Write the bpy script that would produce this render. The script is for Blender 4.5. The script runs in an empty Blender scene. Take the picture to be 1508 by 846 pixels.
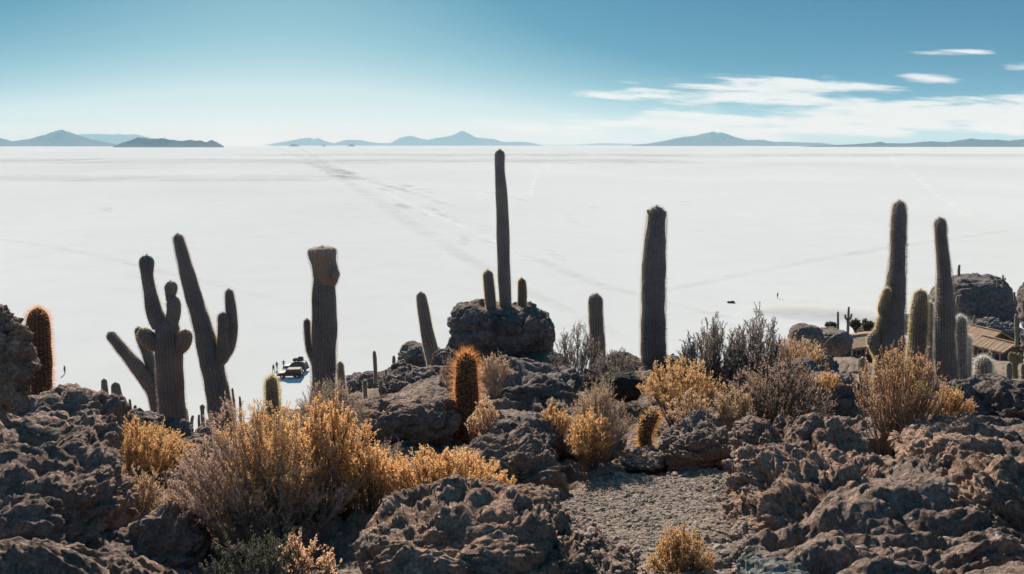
import bpy, bmesh, math, random, time
import numpy as np
from mathutils import Vector, Matrix
from mathutils.bvhtree import BVHTree

T_START = time.time()
scene = bpy.context.scene
COL = scene.collection

# ------------------------------------------------------------------ camera
EYE = 44.0                       # eye height above the salt
FPX = 1255.0                     # focal length in photo pixels (photo 1508 px wide)
PITCH = math.radians(9.47)
cam_data = bpy.data.cameras.new("camera")
cam = bpy.data.objects.new("camera", cam_data)
COL.objects.link(cam)
cam_data.sensor_width = 36.0
cam_data.lens = 36.0 * FPX / 1508.0
cam_data.clip_start = 0.05
cam_data.clip_end = 200000.0
cam.location = (0, 0, EYE)
cam.rotation_euler = (math.radians(90) - PITCH, 0, 0)
scene.camera = cam

# ------------------------------------------------------------------ light
SUN_EL = math.radians(28.0)
SUN_AZ = math.radians(-14.0)     # measured from +Y towards +X
SKY_STRENGTH = 0.10
HAZE = 2.7e-5
SKY_GAIN = 13.5
world = bpy.data.worlds.new("World")
scene.world = world
world.use_nodes = True
wn, wl = world.node_tree.nodes, world.node_tree.links
wn.clear()
w_out = wn.new("ShaderNodeOutputWorld")
w_bg = wn.new("ShaderNodeBackground")
w_bg.inputs[1].default_value = SKY_STRENGTH
wl.new(w_bg.outputs[0], w_out.inputs[0])
sky = wn.new("ShaderNodeTexSky")
sky.sky_type = 'NISHITA'
sky.sun_disc = False
sky.sun_elevation = SUN_EL
sky.sun_rotation = SUN_AZ
sky.altitude = 3650.0
sky.air_density = 0.6
sky.dust_density = 8.0
sky.ozone_density = 3.0

def wmath(op, a, b=None, c=None, clamp=False):
    n = wn.new("ShaderNodeMath"); n.operation = op; n.use_clamp = clamp
    for k, v in enumerate((a, b, c)):
        if v is None: continue
        if isinstance(v, (int, float)): n.inputs[k].default_value = v
        else: wl.new(v, n.inputs[k])
    return n.outputs[0]

w_tc = wn.new("ShaderNodeTexCoord")
w_sep = wn.new("ShaderNodeSeparateXYZ")
wl.new(w_tc.outputs['Generated'], w_sep.inputs[0])
w_y = wmath('MAXIMUM', w_sep.outputs[1], 0.02)
w_u = wmath('DIVIDE', w_sep.outputs[0], w_y)      # tan(azimuth)
w_v = wmath('DIVIDE', w_sep.outputs[2], w_y)      # tan(elevation)
w_cmb = wn.new("ShaderNodeCombineXYZ")
wl.new(wmath('MULTIPLY', w_u, 5.0), w_cmb.inputs[0])
wl.new(wmath('ADD', wmath('MULTIPLY', w_v, 46.0), wmath('MULTIPLY', w_u, 2.0)), w_cmb.inputs[1])
w_noise = wn.new("ShaderNodeTexNoise")
w_noise.inputs['Scale'].default_value = 1.6
w_noise.inputs['Detail'].default_value = 9.0
w_noise.inputs['Roughness'].default_value = 0.62
w_noise.inputs['Distortion'].default_value = 0.35
wl.new(w_cmb.outputs[0], w_noise.inputs['Vector'])
# cirrus banks: centre (photo px), half sizes (photo px), weight
def uv_of(px, py):
    Y = (423 - py) / FPX
    den = math.cos(PITCH) + Y * math.sin(PITCH)
    return ((px - 754) / FPX / den, (Y * math.cos(PITCH) - math.sin(PITCH)) / den)
banks = [(1150, 127, 180, 14, 1.2, 0.03), (950, 139, 135, 9, 1.1, 0.02), (1130, 143, 170, 15, 1.0, 0.0),
         (1250, 178, 360, 26, 1.6, -0.02), (1480, 172, 300, 28, 1.8, 0.0), (930, 188, 260, 16, 0.95, 0.0),
         (1390, 77, 66, 4, 0.55, 0.0), (1375, 117, 46, 6, 0.7, 0.05), (1500, 98, 34, 5, .35, 0.0),
         (1900, 150, 420, 40, 0.9, 0.0), (-700, 120, 300, 20, 0.6, 0.0)]
acc = None
for (bx, by, hw, hh, wt, sl) in banks:
    u0, v0 = uv_of(bx, by)
    a, b = hw / FPX, hh / FPX
    du = wmath('SUBTRACT', w_u, u0)
    dv = wmath('SUBTRACT', wmath('SUBTRACT', w_v, v0), wmath('MULTIPLY', du, -sl))
    e = wmath('ADD', wmath('POWER', wmath('ABSOLUTE', wmath('DIVIDE', du, a)), 2.0),
              wmath('POWER', wmath('ABSOLUTE', wmath('DIVIDE', dv, b)), 2.0))
    e = wmath('MULTIPLY', wmath('SUBTRACT', 1.0, e), wt)
    e = wmath('MAXIMUM', e, -2.2)
    acc = e if acc is None else wmath('MAXIMUM', acc, e)
w_d = wmath('ADD', acc, wmath('MULTIPLY', wmath('SUBTRACT', w_noise.outputs['Fac'], 0.46), 6.0))
w_ss = wn.new("ShaderNodeMapRange"); w_ss.interpolation_type = 'SMOOTHSTEP'
w_ss.inputs['From Min'].default_value = 0.0
w_ss.inputs['From Max'].default_value = 1.5
w_ss.inputs['To Max'].default_value = 0.93
wl.new(w_d, w_ss.inputs['Value'])
w_front = wmath('GREATER_THAN', w_sep.outputs[1], 0.05)
w_above = wmath('GREATER_THAN', w_sep.outputs[2], 0.0)
w_n2 = wn.new("ShaderNodeTexNoise"); w_n2.inputs['Scale'].default_value = 1.0; w_n2.inputs['Detail'].default_value = 6.0; w_n2.inputs['Roughness'].default_value = 0.65
w_c2 = wn.new("ShaderNodeCombineXYZ"); wl.new(wmath('MULTIPLY', w_u, 16.0), w_c2.inputs[0]); wl.new(wmath('ADD', wmath('MULTIPLY', w_v, 150.0), wmath('MULTIPLY', w_u, 5.0)), w_c2.inputs[1])
wl.new(w_c2.outputs[0], w_n2.inputs['Vector'])
wl.new(wmath('ADD', w_d, wmath('MULTIPLY', wmath('SUBTRACT', w_n2.outputs['Fac'], 0.5), 2.6)), w_ss.inputs['Value'])
w_fac = wmath('MULTIPLY', wmath('MULTIPLY', w_ss.outputs[0], w_front), w_above)
w_mix = wn.new("ShaderNodeMixRGB")
# film response of the photograph: a teal curve over the physical sky
w_sg = wn.new("ShaderNodeSeparateColor"); wl.new(sky.outputs[0], w_sg.inputs[0])
w_curve = wn.new("ShaderNodeValToRGB"); _cr = w_curve.color_ramp; _cr.interpolation = 'LINEAR'
_st = [(0.0, (.012, .05, .10)), (.19, (.024, .094, .16)), (.33, (.042, .135, .198)), (.455, (.125, .23, .275)), (.60, (.25, .33, .35)), (.85, (.32, .37, .37)), (1.0, (.36, .385, .38))]
_cr.elements[0].position = _st[0][0]; _cr.elements[0].color = (*_st[0][1], 1)
_cr.elements[1].position = 1.0; _cr.elements[1].color = (*_st[-1][1], 1)
for _p, _c in _st[1:-1]:
    _e = _cr.elements.new(_p); _e.color = (*_c, 1)
wl.new(wmath('MULTIPLY', w_sg.outputs[1], 0.05), w_curve.inputs[0])
w_tint = wn.new("ShaderNodeMixRGB"); w_tint.blend_type = 'MULTIPLY'; w_tint.inputs[0].default_value = 1.0
w_tint.inputs[2].default_value = (SKY_GAIN, SKY_GAIN, SKY_GAIN, 1)
wl.new(w_curve.outputs[0], w_tint.inputs[1])
wl.new(w_fac, w_mix.inputs[0])
wl.new(w_tint.outputs[0], w_mix.inputs[1])
w_mix.inputs[2].default_value = (0.375 * SKY_GAIN, 0.395 * SKY_GAIN, 0.39 * SKY_GAIN, 1)      # sunlit cirrus
wl.new(w_mix.outputs[0], w_bg.inputs[0])

sun_data = bpy.data.lights.new("sun", 'SUN')
sun_data.energy = 4.6
sun_data.angle = math.radians(0.53)
sun_data.color = (1.0, 0.885, 0.745)
sun = bpy.data.objects.new("sun", sun_data)
COL.objects.link(sun)
sun_dir = Vector((math.sin(SUN_AZ) * math.cos(SUN_EL), math.cos(SUN_AZ) * math.cos(SUN_EL), math.sin(SUN_EL)))
sun.rotation_euler = sun_dir.to_track_quat('Z', 'Y').to_euler()
sun.location = (0, 0, 120)

vs = scene.view_settings
scene.display_settings.display_device = 'sRGB'
vs.view_transform = 'Standard'
vs.look = 'None'
vs.exposure = 0.8
vs.gamma = 1.0
vs.use_curve_mapping = False
scene.render.engine = 'CYCLES'
scene.cycles.max_bounces = 6
scene.cycles.transparent_max_bounces = 12
scene.cycles.volume_bounces = 1
scene.cycles.caustics_reflective = False
scene.cycles.caustics_refractive = False
scene.cycles.use_denoising = True
try:
    scene.cycles.denoiser = 'OPENIMAGEDENOISE'
    scene.cycles.denoising_input_passes = 'RGB_ALBEDO_NORMAL'
except Exception:
    pass

# ------------------------------------------------------------------ helpers
def ray(px, py):
    X = (px - 754) / FPX; Y = (423 - py) / FPX
    cp, sp = math.cos(PITCH), math.sin(PITCH)
    return Vector((X, cp + Y * sp, -sp + Y * cp))

def at(px, py, d):
    """world point seen at photo pixel (px, py) at forward distance d"""
    v = ray(px, py)
    return Vector((0, 0, EYE)) + v * (d / v.y)

def on_salt(px, py, z=0.0):
    v = ray(px, py)
    return Vector((0, 0, EYE)) + v * ((z - EYE) / v.z)

def mesh_np(name, V, F, mats=(), mi=None, smooth=False):
    """V (n,3), F (m,k) all faces with k corners"""
    V = np.ascontiguousarray(V, dtype=np.float32); F = np.ascontiguousarray(F, dtype=np.int32)
    me = bpy.data.meshes.new(name)
    m, k = F.shape
    me.vertices.add(len(V)); me.vertices.foreach_set("co", V.ravel())
    me.loops.add(m * k); me.loops.foreach_set("vertex_index", F.ravel())
    me.polygons.add(m)
    me.polygons.foreach_set("loop_start", np.arange(0, m * k, k, dtype=np.int32))
    me.polygons.foreach_set("loop_total", np.full(m, k, dtype=np.int32))
    if mi is not None: me.polygons.foreach_set("material_index", np.ascontiguousarray(mi, dtype=np.int32))
    me.polygons.foreach_set("use_smooth", np.full(m, smooth, dtype=bool))
    for mt in mats: me.materials.append(mt)
    me.update(calc_edges=True)
    return me

def link(name, me, parent=None, loc=(0, 0, 0)):
    o = bpy.data.objects.new(name, me)
    COL.objects.link(o)
    o.location = loc
    if parent is not None: o.parent = parent
    return o

def tag(o, label=None, cat=None, group=None, kind=None):
    if label: o['label'] = label
    if cat: o['category'] = cat
    if group: o['group'] = group
    if kind: o['kind'] = kind
    return o

def empty(name, loc, label, cat, group=None):
    o = bpy.data.objects.new(name, None)
    COL.objects.link(o); o.location = loc
    o.empty_display_size = 0.2
    return tag(o, label, cat, group)

# ------------------------------------------------------------------ noise
_r = np.random.RandomState(11)
_perm = _r.permutation(256).astype(np.int32)
_perm = np.concatenate([_perm, _perm, _perm])
_g = _r.normal(size=(256, 3)).astype(np.float32)
_g /= np.linalg.norm(_g, axis=1)[:, None]

def pn(P):
    P = np.asarray(P, dtype=np.float32)
    i = np.floor(P); f = (P - i).astype(np.float32); i = i.astype(np.int32) & 255
    u = f * f * f * (f * (f * 6 - 15) + 10)
    x0, y0, z0 = i[:, 0], i[:, 1], i[:, 2]
    out = None
    fx, fy, fz = f[:, 0], f[:, 1], f[:, 2]
    res = []
    for dz in (0, 1):
        for dy in (0, 1):
            for dx in (0, 1):
                h = _perm[_perm[_perm[x0 + dx] + y0 + dy] + z0 + dz]
                g = _g[h]
                res.append(g[:, 0] * (fx - dx) + g[:, 1] * (fy - dy) + g[:, 2] * (fz - dz))
    ux, uy, uz = u[:, 0], u[:, 1], u[:, 2]
    a = res[0] + ux * (res[1] - res[0]); b = res[2] + ux * (res[3] - res[2])
    c = res[4] + ux * (res[5] - res[4]); d = res[6] + ux * (res[7] - res[6])
    e = a + uy * (b - a); g2 = c + uy * (d - c)
    return (e + uz * (g2 - e)) * 1.5

def fbm(P, octv=4, lac=2.07, gain=0.5, off=0.0):
    P = np.asarray(P, dtype=np.float32) + np.float32(off)
    s = 0; a = 1.0
    for k in range(octv):
        s = s + a * pn(P); P = P * lac + 13.7; a *= gain
    return s

def billow(P, octv=4, lac=2.1, gain=0.5, off=0.0):
    """rounded knobs parted by sharp creases, about -1..1"""
    P = np.asarray(P, dtype=np.float32) + np.float32(off)
    s = 0; a = 1.0; t = 0
    for k in range(octv):
        n = np.abs(pn(P))
        s = s + a * (np.minimum(n * 2.2, 1.0) * 2 - 1); t += a
        P = P * lac + 7.3; a *= gain
    return s / t

FINE = 0.40
def rock_disp(P, L, octs=4, off=0.0):
    """displacement field of old coral crust; L = size of the largest lumps in metres; returns height in units of L and a 3-vector shift"""
    Q = P / L
    w = np.stack([pn(Q * 0.9 + 31.1 + off), pn(Q * 0.9 + 57.7 + off), pn(Q * 0.9 + 91.3 + off)], 1)
    Qw = Q + 0.55 * w
    Qs = Qw * np.array([0.8, 1, 2.1], dtype=np.float32)      # flattened: ledges
    lumps = np.minimum(np.abs(pn(Qs * 1.25 + off)) * 2.6, 1.0)
    lumps = 1 - (1 - lumps) ** 1.6                               # flat-topped pads parted by narrow clefts
    h = 0.54 * pn(Qw * 0.7 + 5.5 + off) + 0.13 * (lumps * 2 - 1) + 0.10 * billow(Qs * 3.1 + off, 3, 2.2, 0.6)
    # granular crust: small knobs and pits, patchy
    patch = np.clip(0.75 + 0.9 * pn(Q * 1.1 + 71 + off), 0.25, 1.3)
    k = FINE / max(L, 0.2)
    h = h + patch * (0.066 * k * billow(P / (0.085 * L / FINE) + 3, 3, 2.15, 0.72) + 0.060 * k * np.abs(fbm(P / (0.17 * L / FINE) + 11, 3, 2.1, 0.6)))
    # sharp solution pits
    pit = np.clip((pn(P / (0.115 * L / FINE) + 23) - 0.16) * 6, 0, 1) + 0.6 * np.clip((pn(P / (0.06 * L / FINE) + 43) - 0.2) * 6, 0, 1)
    h = h - 0.085 * k * patch * pit
    return h, w

# ------------------------------------------------------------------ materials
def new_mat(name):
    m = bpy.data.materials.new(name); m.use_nodes = True
    nt = m.node_tree; nt.nodes.clear()
    out = nt.nodes.new("ShaderNodeOutputMaterial")
    return m, nt, out

def nd(nt, typ, **kw):
    n = nt.nodes.new(typ)
    for k, v in kw.items():
        if k in n.inputs: n.inputs[k].default_value = v
        else: setattr(n, k, v)
    return n

def ramp(nt, fac, stops, interp='LINEAR'):
    r = nt.nodes.new("ShaderNodeValToRGB"); cr = r.color_ramp; cr.interpolation = interp
    while len(cr.elements) > 1: cr.elements.remove(cr.elements[-1])
    cr.elements[0].position = stops[0][0]; cr.elements[0].color = (*stops[0][1], 1)
    for p, c in stops[1:]:
        e = cr.elements.new(p); e.color = (*c, 1)
    nt.links.new(fac, r.inputs[0])
    return r.outputs[0]

def mixc(nt, fac, a, b, blend='MIX'):
    m = nt.nodes.new("ShaderNodeMixRGB"); m.blend_type = blend
    for k, v in enumerate((fac, a, b)):
        if isinstance(v, (int, float)): m.inputs[k].default_value = v
        elif isinstance(v, tuple): m.inputs[k].default_value = (*v, 1) if len(v) == 3 else v
        else: nt.links.new(v, m.inputs[k])
    return m.outputs[0]

def rock_mat(name, base, light, dark, scale=1.0, bump=0.02, crust=0.35, zone=False):
    """weathered coral rock: mottled brown, pale crusts, pitted; zone: vertex attribute blends to gravel"""
    m, nt, out = new_mat(name)
    L = nt.links
    tc = nt.nodes.new("ShaderNodeNewGeometry")
    pos = tc.outputs['Position']
    n1 = nd(nt, "ShaderNodeTexNoise", Scale=1.7 * scale, Detail=6.0, Roughness=0.6); L.new(pos, n1.inputs['Vector'])
    n2 = nd(nt, "ShaderNodeTexNoise", Scale=14.0 * scale, Detail=8.0, Roughness=0.7); L.new(pos, n2.inputs['Vector'])
    n3 = nd(nt, "ShaderNodeTexNoise", Scale=5.0 * scale, Detail=5.0, Roughness=0.65, Distortion=0.6); L.new(pos, n3.inputs['Vector'])
    vo = nd(nt, "ShaderNodeTexVoronoi", Scale=26.0 * scale); L.new(pos, vo.inputs['Vector'])
    c = ramp(nt, n1.outputs['Fac'], [(0.32, dark), (0.5, base), (0.68, tuple(min(1, v * 1.25) for v in base))])
    c2 = ramp(nt, n2.outputs['Fac'], [(0.3, (0.50, 0.50, 0.52)), (0.5, (1, 1, 1)), (0.68, (1.5, 1.42, 1.34))])
    c = mixc(nt, 1.0, c, c2, 'MULTIPLY')
    pale = ramp(nt, n3.outputs['Fac'], [(0.56, (0, 0, 0)), (0.68, (1, 1, 1))])
    pf = nd(nt, "ShaderNodeMath", operation='MULTIPLY'); L.new(pale, pf.inputs[0]); pf.inputs[1].default_value = crust
    c = mixc(nt, pf.outputs[0], c, light)
    n5 = nd(nt, "ShaderNodeTexNoise", Scale=60.0 * scale, Detail=5.0, Roughness=0.75); L.new(pos, n5.inputs['Vector'])
    c = mixc(nt, 1.0, c, ramp(nt, n5.outputs['Fac'], [(0.32, (0.45, 0.45, 0.46)), (0.5, (1, 1, 1)), (0.68, (1.6, 1.55, 1.5))]), 'MULTIPLY')
    hb = nd(nt, "ShaderNodeMath", operation='MULTIPLY_ADD')
    L.new(vo.outputs['Distance'], hb.inputs[0]); hb.inputs[1].default_value = 0.7; L.new(n2.outputs['Fac'], hb.inputs[2])
    bs = nd(nt, "ShaderNodeBsdfPrincipled", Roughness=0.95)
    bs.inputs['Specular IOR Level'].default_value = 0.15
    if zone:
        at_ = nt.nodes.new("ShaderNodeAttribute"); at_.attribute_name = 'gravel'
        ng = nd(nt, "ShaderNodeTexNoise", Scale=45.0, Detail=6.0, Roughness=0.75); L.new(pos, ng.inputs['Vector'])
        gcol = ramp(nt, ng.outputs['Fac'], [(0.3, (0.12, 0.098, 0.083)), (0.5, (0.30, 0.247, 0.207)), (0.7, (0.54, 0.46, 0.385))])
        at2 = nt.nodes.new("ShaderNodeAttribute"); at2.attribute_name = 'sand'
        c = mixc(nt, at_.outputs['Fac'], c, gcol)
        c = mixc(nt, at2.outputs['Fac'], c, (0.60, 0.56, 0.50))
    L.new(c, bs.inputs['Base Color'])
    hb2 = nd(nt, "ShaderNodeMath", operation='MULTIPLY_ADD'); L.new(n5.outputs['Fac'], hb2.inputs[0]); hb2.inputs[1].default_value = 0.45; L.new(hb.outputs[0], hb2.inputs[2])
    b = nd(nt, "ShaderNodeBump", Distance=2.6 * bump / scale, Strength=1.0)
    L.new(hb2.outputs[0], b.inputs['Height']); L.new(b.outputs[0], bs.inputs['Normal'])
    L.new(bs.outputs[0], out.inputs[0])
    return m

M_ROCK = rock_mat("coral_rock", (0.29, 0.215, 0.18), (0.56, 0.47, 0.41), (0.17, 0.13, 0.115))
M_ROCK_RED = rock_mat("reddish_coral_rock", (0.36, 0.245, 0.19), (0.62, 0.49, 0.41), (0.20, 0.142, 0.118), crust=0.45)
M_ROCK_GREY = rock_mat("grey_coral_rock", (0.265, 0.222, 0.205), (0.50, 0.45, 0.41), (0.16, 0.14, 0.133), scale=0.5, bump=0.03)
M_ROCK_FAR = rock_mat("far_rock", (0.32, 0.285, 0.28), (0.50, 0.46, 0.44), (0.19, 0.175, 0.175), scale=0.12, bump=0.05)  # base greyed and lightened: haze and glare over the rock hill put into the colour
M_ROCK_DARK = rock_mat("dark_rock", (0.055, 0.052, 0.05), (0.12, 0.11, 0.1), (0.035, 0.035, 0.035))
M_STONE_GREEN = rock_mat("lichened_stone", (0.20, 0.205, 0.19), (0.38, 0.38, 0.35), (0.10, 0.10, 0.095), scale=1.6, bump=0.012)
M_GROUND = rock_mat("island_ground", (0.28, 0.212, 0.178), (0.52, 0.44, 0.38), (0.165, 0.13, 0.115), zone=True)

def plain_mat(name, col, rough=0.8, metal=0.0, noise=0.0, nscale=20.0, spec=0.5, bump=0.0):
    m, nt, out = new_mat(name); L = nt.links
    bs = nd(nt, "ShaderNodeBsdfPrincipled", Roughness=rough, Metallic=metal)
    bs.inputs['Specular IOR Level'].default_value = spec
    if noise > 0 or bump > 0:
        g = nt.nodes.new("ShaderNodeNewGeometry")
        n = nd(nt, "ShaderNodeTexNoise", Scale=nscale, Detail=6.0, Roughness=0.65); L.new(g.outputs['Position'], n.inputs['Vector'])
        c = ramp(nt, n.outputs['Fac'], [(0.3, tuple(v * (1 - noise) for v in col)), (0.7, tuple(min(1, v * (1 + noise)) for v in col))])
        L.new(c, bs.inputs['Base Color'])
        if bump > 0:
            b = nd(nt, "ShaderNodeBump", Distance=bump, Strength=0.8); L.new(n.outputs['Fac'], b.inputs['Height']); L.new(b.outputs[0], bs.inputs['Normal'])
    else:
        bs.inputs['Base Color'].default_value = (*col, 1)
    L.new(bs.outputs[0], out.inputs[0])
    return m

def leaf_mat(name, col, col2, transl=0.45, nscale=6.0):
    """thin leaves / spines that let the sun through"""
    m, nt, out = new_mat(name); L = nt.links
    g = nt.nodes.new("ShaderNodeNewGeometry")
    n = nd(nt, "ShaderNodeTexNoise", Scale=nscale, Detail=3.0); L.new(g.outputs['Position'], n.inputs['Vector'])
    rnd = g.outputs['Random Per Island']
    f = nd(nt, "ShaderNodeMath", operation='MULTIPLY_ADD'); L.new(rnd, f.inputs[0]); f.inputs[1].default_value = 0.5
    f2 = nd(nt, "ShaderNodeMath", operation='MULTIPLY_ADD'); L.new(n.outputs['Fac'], f2.inputs[0]); f2.inputs[1].default_value = 1.3; f2.inputs[2].default_value = -0.4
    L.new(f2.outputs[0], f.inputs[2])
    c = ramp(nt, f.outputs[0], [(0.1, col2), (0.8, col)])
    d = nd(nt, "ShaderNodeBsdfDiffuse"); t = nd(nt, "ShaderNodeBsdfTranslucent")
    L.new(c, d.inputs[0]); L.new(c, t.inputs[0])
    mx = nt.nodes.new("ShaderNodeMixShader"); mx.inputs[0].default_value = transl
    L.new(d.outputs[0], mx.inputs[1]); L.new(t.outputs[0], mx.inputs[2]); L.new(mx.outputs[0], out.inputs[0])
    return m

# ------------------------------------------------------------------ salt flat (one sheet to the horizon)
def salt_material():
    m, nt, out = new_mat("salt_crust"); L = nt.links
    g = nt.nodes.new("ShaderNodeNewGeometry")
    mp = nd(nt, "ShaderNodeMapping"); L.new(g.outputs['Position'], mp.inputs[0])
    mp.inputs['Scale'].default_value = (0.001, 0.0006, 0.001)
    n1 = nd(nt, "ShaderNodeTexNoise", Scale=1.4, Detail=7.0, Roughness=0.6, Distortion=0.4); L.new(mp.outputs[0], n1.inputs['Vector'])
    n2 = nd(nt, "ShaderNodeTexNoise", Scale=0.06, Detail=8.0, Roughness=0.7); L.new(g.outputs['Position'], n2.inputs['Vector'])
    c = ramp(nt, n1.outputs['Fac'], [(0.3, (0.72, 0.74, 0.735)), (0.6, (0.82, 0.845, 0.845))])
    c2 = ramp(nt, n2.outputs['Fac'], [(0.3, (0.95, 0.95, 0.95)), (0.6, (1, 1, 1))])
    c = mixc(nt, 1.0, c, c2, 'MULTIPLY')
    bs = nd(nt, "ShaderNodeBsdfDiffuse"); L.new(c, bs.inputs[0])
    bs.inputs['Roughness'].default_value = 0.2
    L.new(bs.outputs[0], out.inputs[0])
    return m
M_SALT = salt_material()
RS = 65000.0
rings = [0.0, 60, 150, 400, 1000, 2500, 6000, 14000, 30000, RS]
V = [(0, 0, 0)]; Fq = []
NS = 128
for r in rings[1:]:
    for k in range(NS):
        a = 2 * math.pi * k / NS
        V.append((r * math.cos(a), r * math.sin(a), 0))
bm = bmesh.new()
vv = [bm.verts.new(p) for p in V]
for k in range(NS):
    bm.faces.new((vv[0], vv[1 + k], vv[1 + (k + 1) % NS]))
for j in range(len(rings) - 2):
    b0 = 1 + j * NS; b1 = b0 + NS
    for k in range(NS):
        bm.faces.new((vv[b0 + k], vv[b1 + k], vv[b1 + (k + 1) % NS], vv[b0 + (k + 1) % NS]))
me = bpy.data.meshes.new("salt_flat"); bm.to_mesh(me); bm.free(); me.materials.append(M_SALT)
salt = link("salt_flat", me); tag(salt, "vast pale white salt flat reaching to the horizon", kind='structure')

# wheel tracks and damp marks on the salt: thin sheets a little above it
def track_mat(name, col, alpha, nsc=0.02):
    m, nt, out = new_mat(name); L = nt.links
    uv = nt.nodes.new("ShaderNodeUVMap")
    sp = nt.nodes.new("ShaderNodeSeparateXYZ"); L.new(uv.outputs[0], sp.inputs[0])
    g = nt.nodes.new("ShaderNodeNewGeometry")
    n = nd(nt, "ShaderNodeTexNoise", Scale=nsc, Detail=8.0, Roughness=0.75); L.new(g.outputs['Position'], n.inputs['Vector'])
    def mm(op, a, b):
        q = nt.nodes.new("ShaderNodeMath"); q.operation = op
        for k, v in enumerate((a, b)):
            if isinstance(v, (int, float)): q.inputs[k].default_value = v
            else: L.new(v, q.inputs[k])
        return q.outputs[0]
    e = mm('MULTIPLY', mm('MULTIPLY', sp.outputs[0], mm('SUBTRACT', 1.0, sp.outputs[0])), 4.0)
    e2 = mm('MINIMUM', mm('MULTIPLY', mm('MULTIPLY', sp.outputs[1], mm('SUBTRACT', 1.0, sp.outputs[1])), 12.0), 1.0)
    nn = mm('MINIMUM', mm('MAXIMUM', mm('MULTIPLY', mm('SUBTRACT', n.outputs['Fac'], 0.38), 4.0), 0.0), 1.0)
    a = mm('MULTIPLY', mm('MULTIPLY', mm('MULTIPLY', e, e2), nn), alpha)
    d = nd(nt, "ShaderNodeBsdfDiffuse"); d.inputs[0].default_value = (*col, 1)
    t = nt.nodes.new("ShaderNodeBsdfTransparent")
    mx = nt.nodes.new("ShaderNodeMixShader"); L.new(a, mx.inputs[0]); L.new(t.outputs[0], mx.inputs[1]); L.new(d.outputs[0], mx.inputs[2])
    L.new(mx.outputs[0], out.inputs[0])
    return m
M_TRACK = track_mat("tyre_track", (0.63, 0.63, 0.62), 0.27)
M_TRACK_PALE = track_mat("pale_track", (0.90, 0.90, 0.89), 0.40)
M_DAMP = track_mat("damp_salt", (0.42, 0.42, 0.42), 0.42, 0.08)
M_SHALLOW = track_mat("shallow_damp_salt", (0.60, 0.595, 0.59), 0.6, 0.004)

def catmull(pts, n):
    P = [np.array(p, float) for p in pts]; P = [2 * P[0] - P[1]] + P + [2 * P[-1] - P[-2]]
    out = []
    for i in range(1, len(P) - 2):
        for k in range(n):
            t = k / n
            out.append(0.5 * ((2 * P[i]) + (-P[i - 1] + P[i + 1]) * t + (2 * P[i - 1] - 5 * P[i] + 4 * P[i + 1] - P[i + 2]) * t * t + (-P[i - 1] + 3 * P[i] - 3 * P[i + 1] + P[i + 2]) * t ** 3))
    out.append(P[-2]); return np.array(out)

_track_n = [0]
def track(name, pix, width, mat, label):
    """ribbon on the salt along photo pixels; width in metres (list or number)"""
    _track_n[0] += 1
    z = 0.05 + 0.03 * _track_n[0]
    w = width if isinstance(width, (list, tuple)) else [width] * len(pix)
    pp = [(*on_salt(x, y)[:2], ww) for (x, y), ww in zip(pix, w)]
    C = catmull(pp, 8)
    V = []; UV = []
    for i, c in enumerate(C):
        t = C[min(i + 1, len(C) - 1)][:2] - C[max(i - 1, 0)][:2]; t /= np.linalg.norm(t) + 1e-9
        nrm = np.array([-t[1], t[0]]); h = abs(c[2]) / 2
        V += [(*(c[:2] + nrm * h), z), (*(c[:2] - nrm * h), z)]
    F = [(2 * i, 2 * i + 1, 2 * i + 3, 2 * i + 2) for i in range(len(C) - 1)]
    me = mesh_np(name, V, np.array(F), [mat])
    uvl = me.uv_layers.new(name="UVMap")
    n = len(C)
    arr = np.zeros((len(F) * 4, 2), np.float32)
    for i in range(len(F)):
        arr[4 * i:4 * i + 4] = [(0, i / n), (1, i / n), (1, (i + 1) / n), (0, (i + 1) / n)]
    uvl.data.foreach_set("uv", arr.ravel())
    o = link(name, me); tag(o, label, kind='structure')
    return o
track("tyre_track", [(398, 214.9), (425, 224), (452, 240), (500, 262), (560, 300), (625, 342), (690, 383), (760, 420), (860, 470), (960, 520)], [120, 60, 34, 24, 17, 13, 10, 8, 6, 5], M_TRACK, "long wheel track running across the salt to the horizon")
track("tyre_track", [(440, 217), (470, 235), (500, 250), (560, 270), (600, 282), (680, 310)], [50, 35, 26, 18, 14, 10], M_TRACK, "fainter second wheel track beside the long one")
track("tyre_track", [(500, 258), (570, 274), (650, 281), (720, 284), (790, 300)], [22, 18, 14, 12, 8], M_TRACK, "thin wheel track branching right from the long track")
track("tyre_track", [(780, 375), (860, 412), (960, 440), (1080, 470)], [8, 8, 7, 5], M_TRACK, "faint wheel track on the salt right of the tall cactus")
track("tyre_track", [(1508, 336), (1400, 352), (1300, 366), (1190, 385), (1090, 405), (960, 432)], [6, 7, 8, 9, 8, 6], M_TRACK, "broad faint track crossing the salt behind the right cacti")
track("tyre_track", [(0, 352), (120, 372), (260, 405), (400, 440)], [8, 8, 7, 6], M_TRACK, "faint track crossing the salt on the left")
track("pale_track", [(1320, 226), (1317, 236), (1325, 248), (1350, 262), (1400, 300), (1460, 335)], [22, 17, 13, 9, 6, 4], M_TRACK_PALE, "pale curving track on the salt at the right")
track("pale_track", [(806, 220), (808, 240), (797, 252), (786, 270), (782, 290)], [14, 11, 9, 7, 5], M_TRACK_PALE, "pale curving track right of the tallest cactus")
track("pale_track", [(520, 256), (600, 300), (680, 335), (760, 372)], [9, 7, 5, 4], M_TRACK_PALE, "pale track edge beside the long wheel track")
rngd = random.Random(5)
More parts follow.
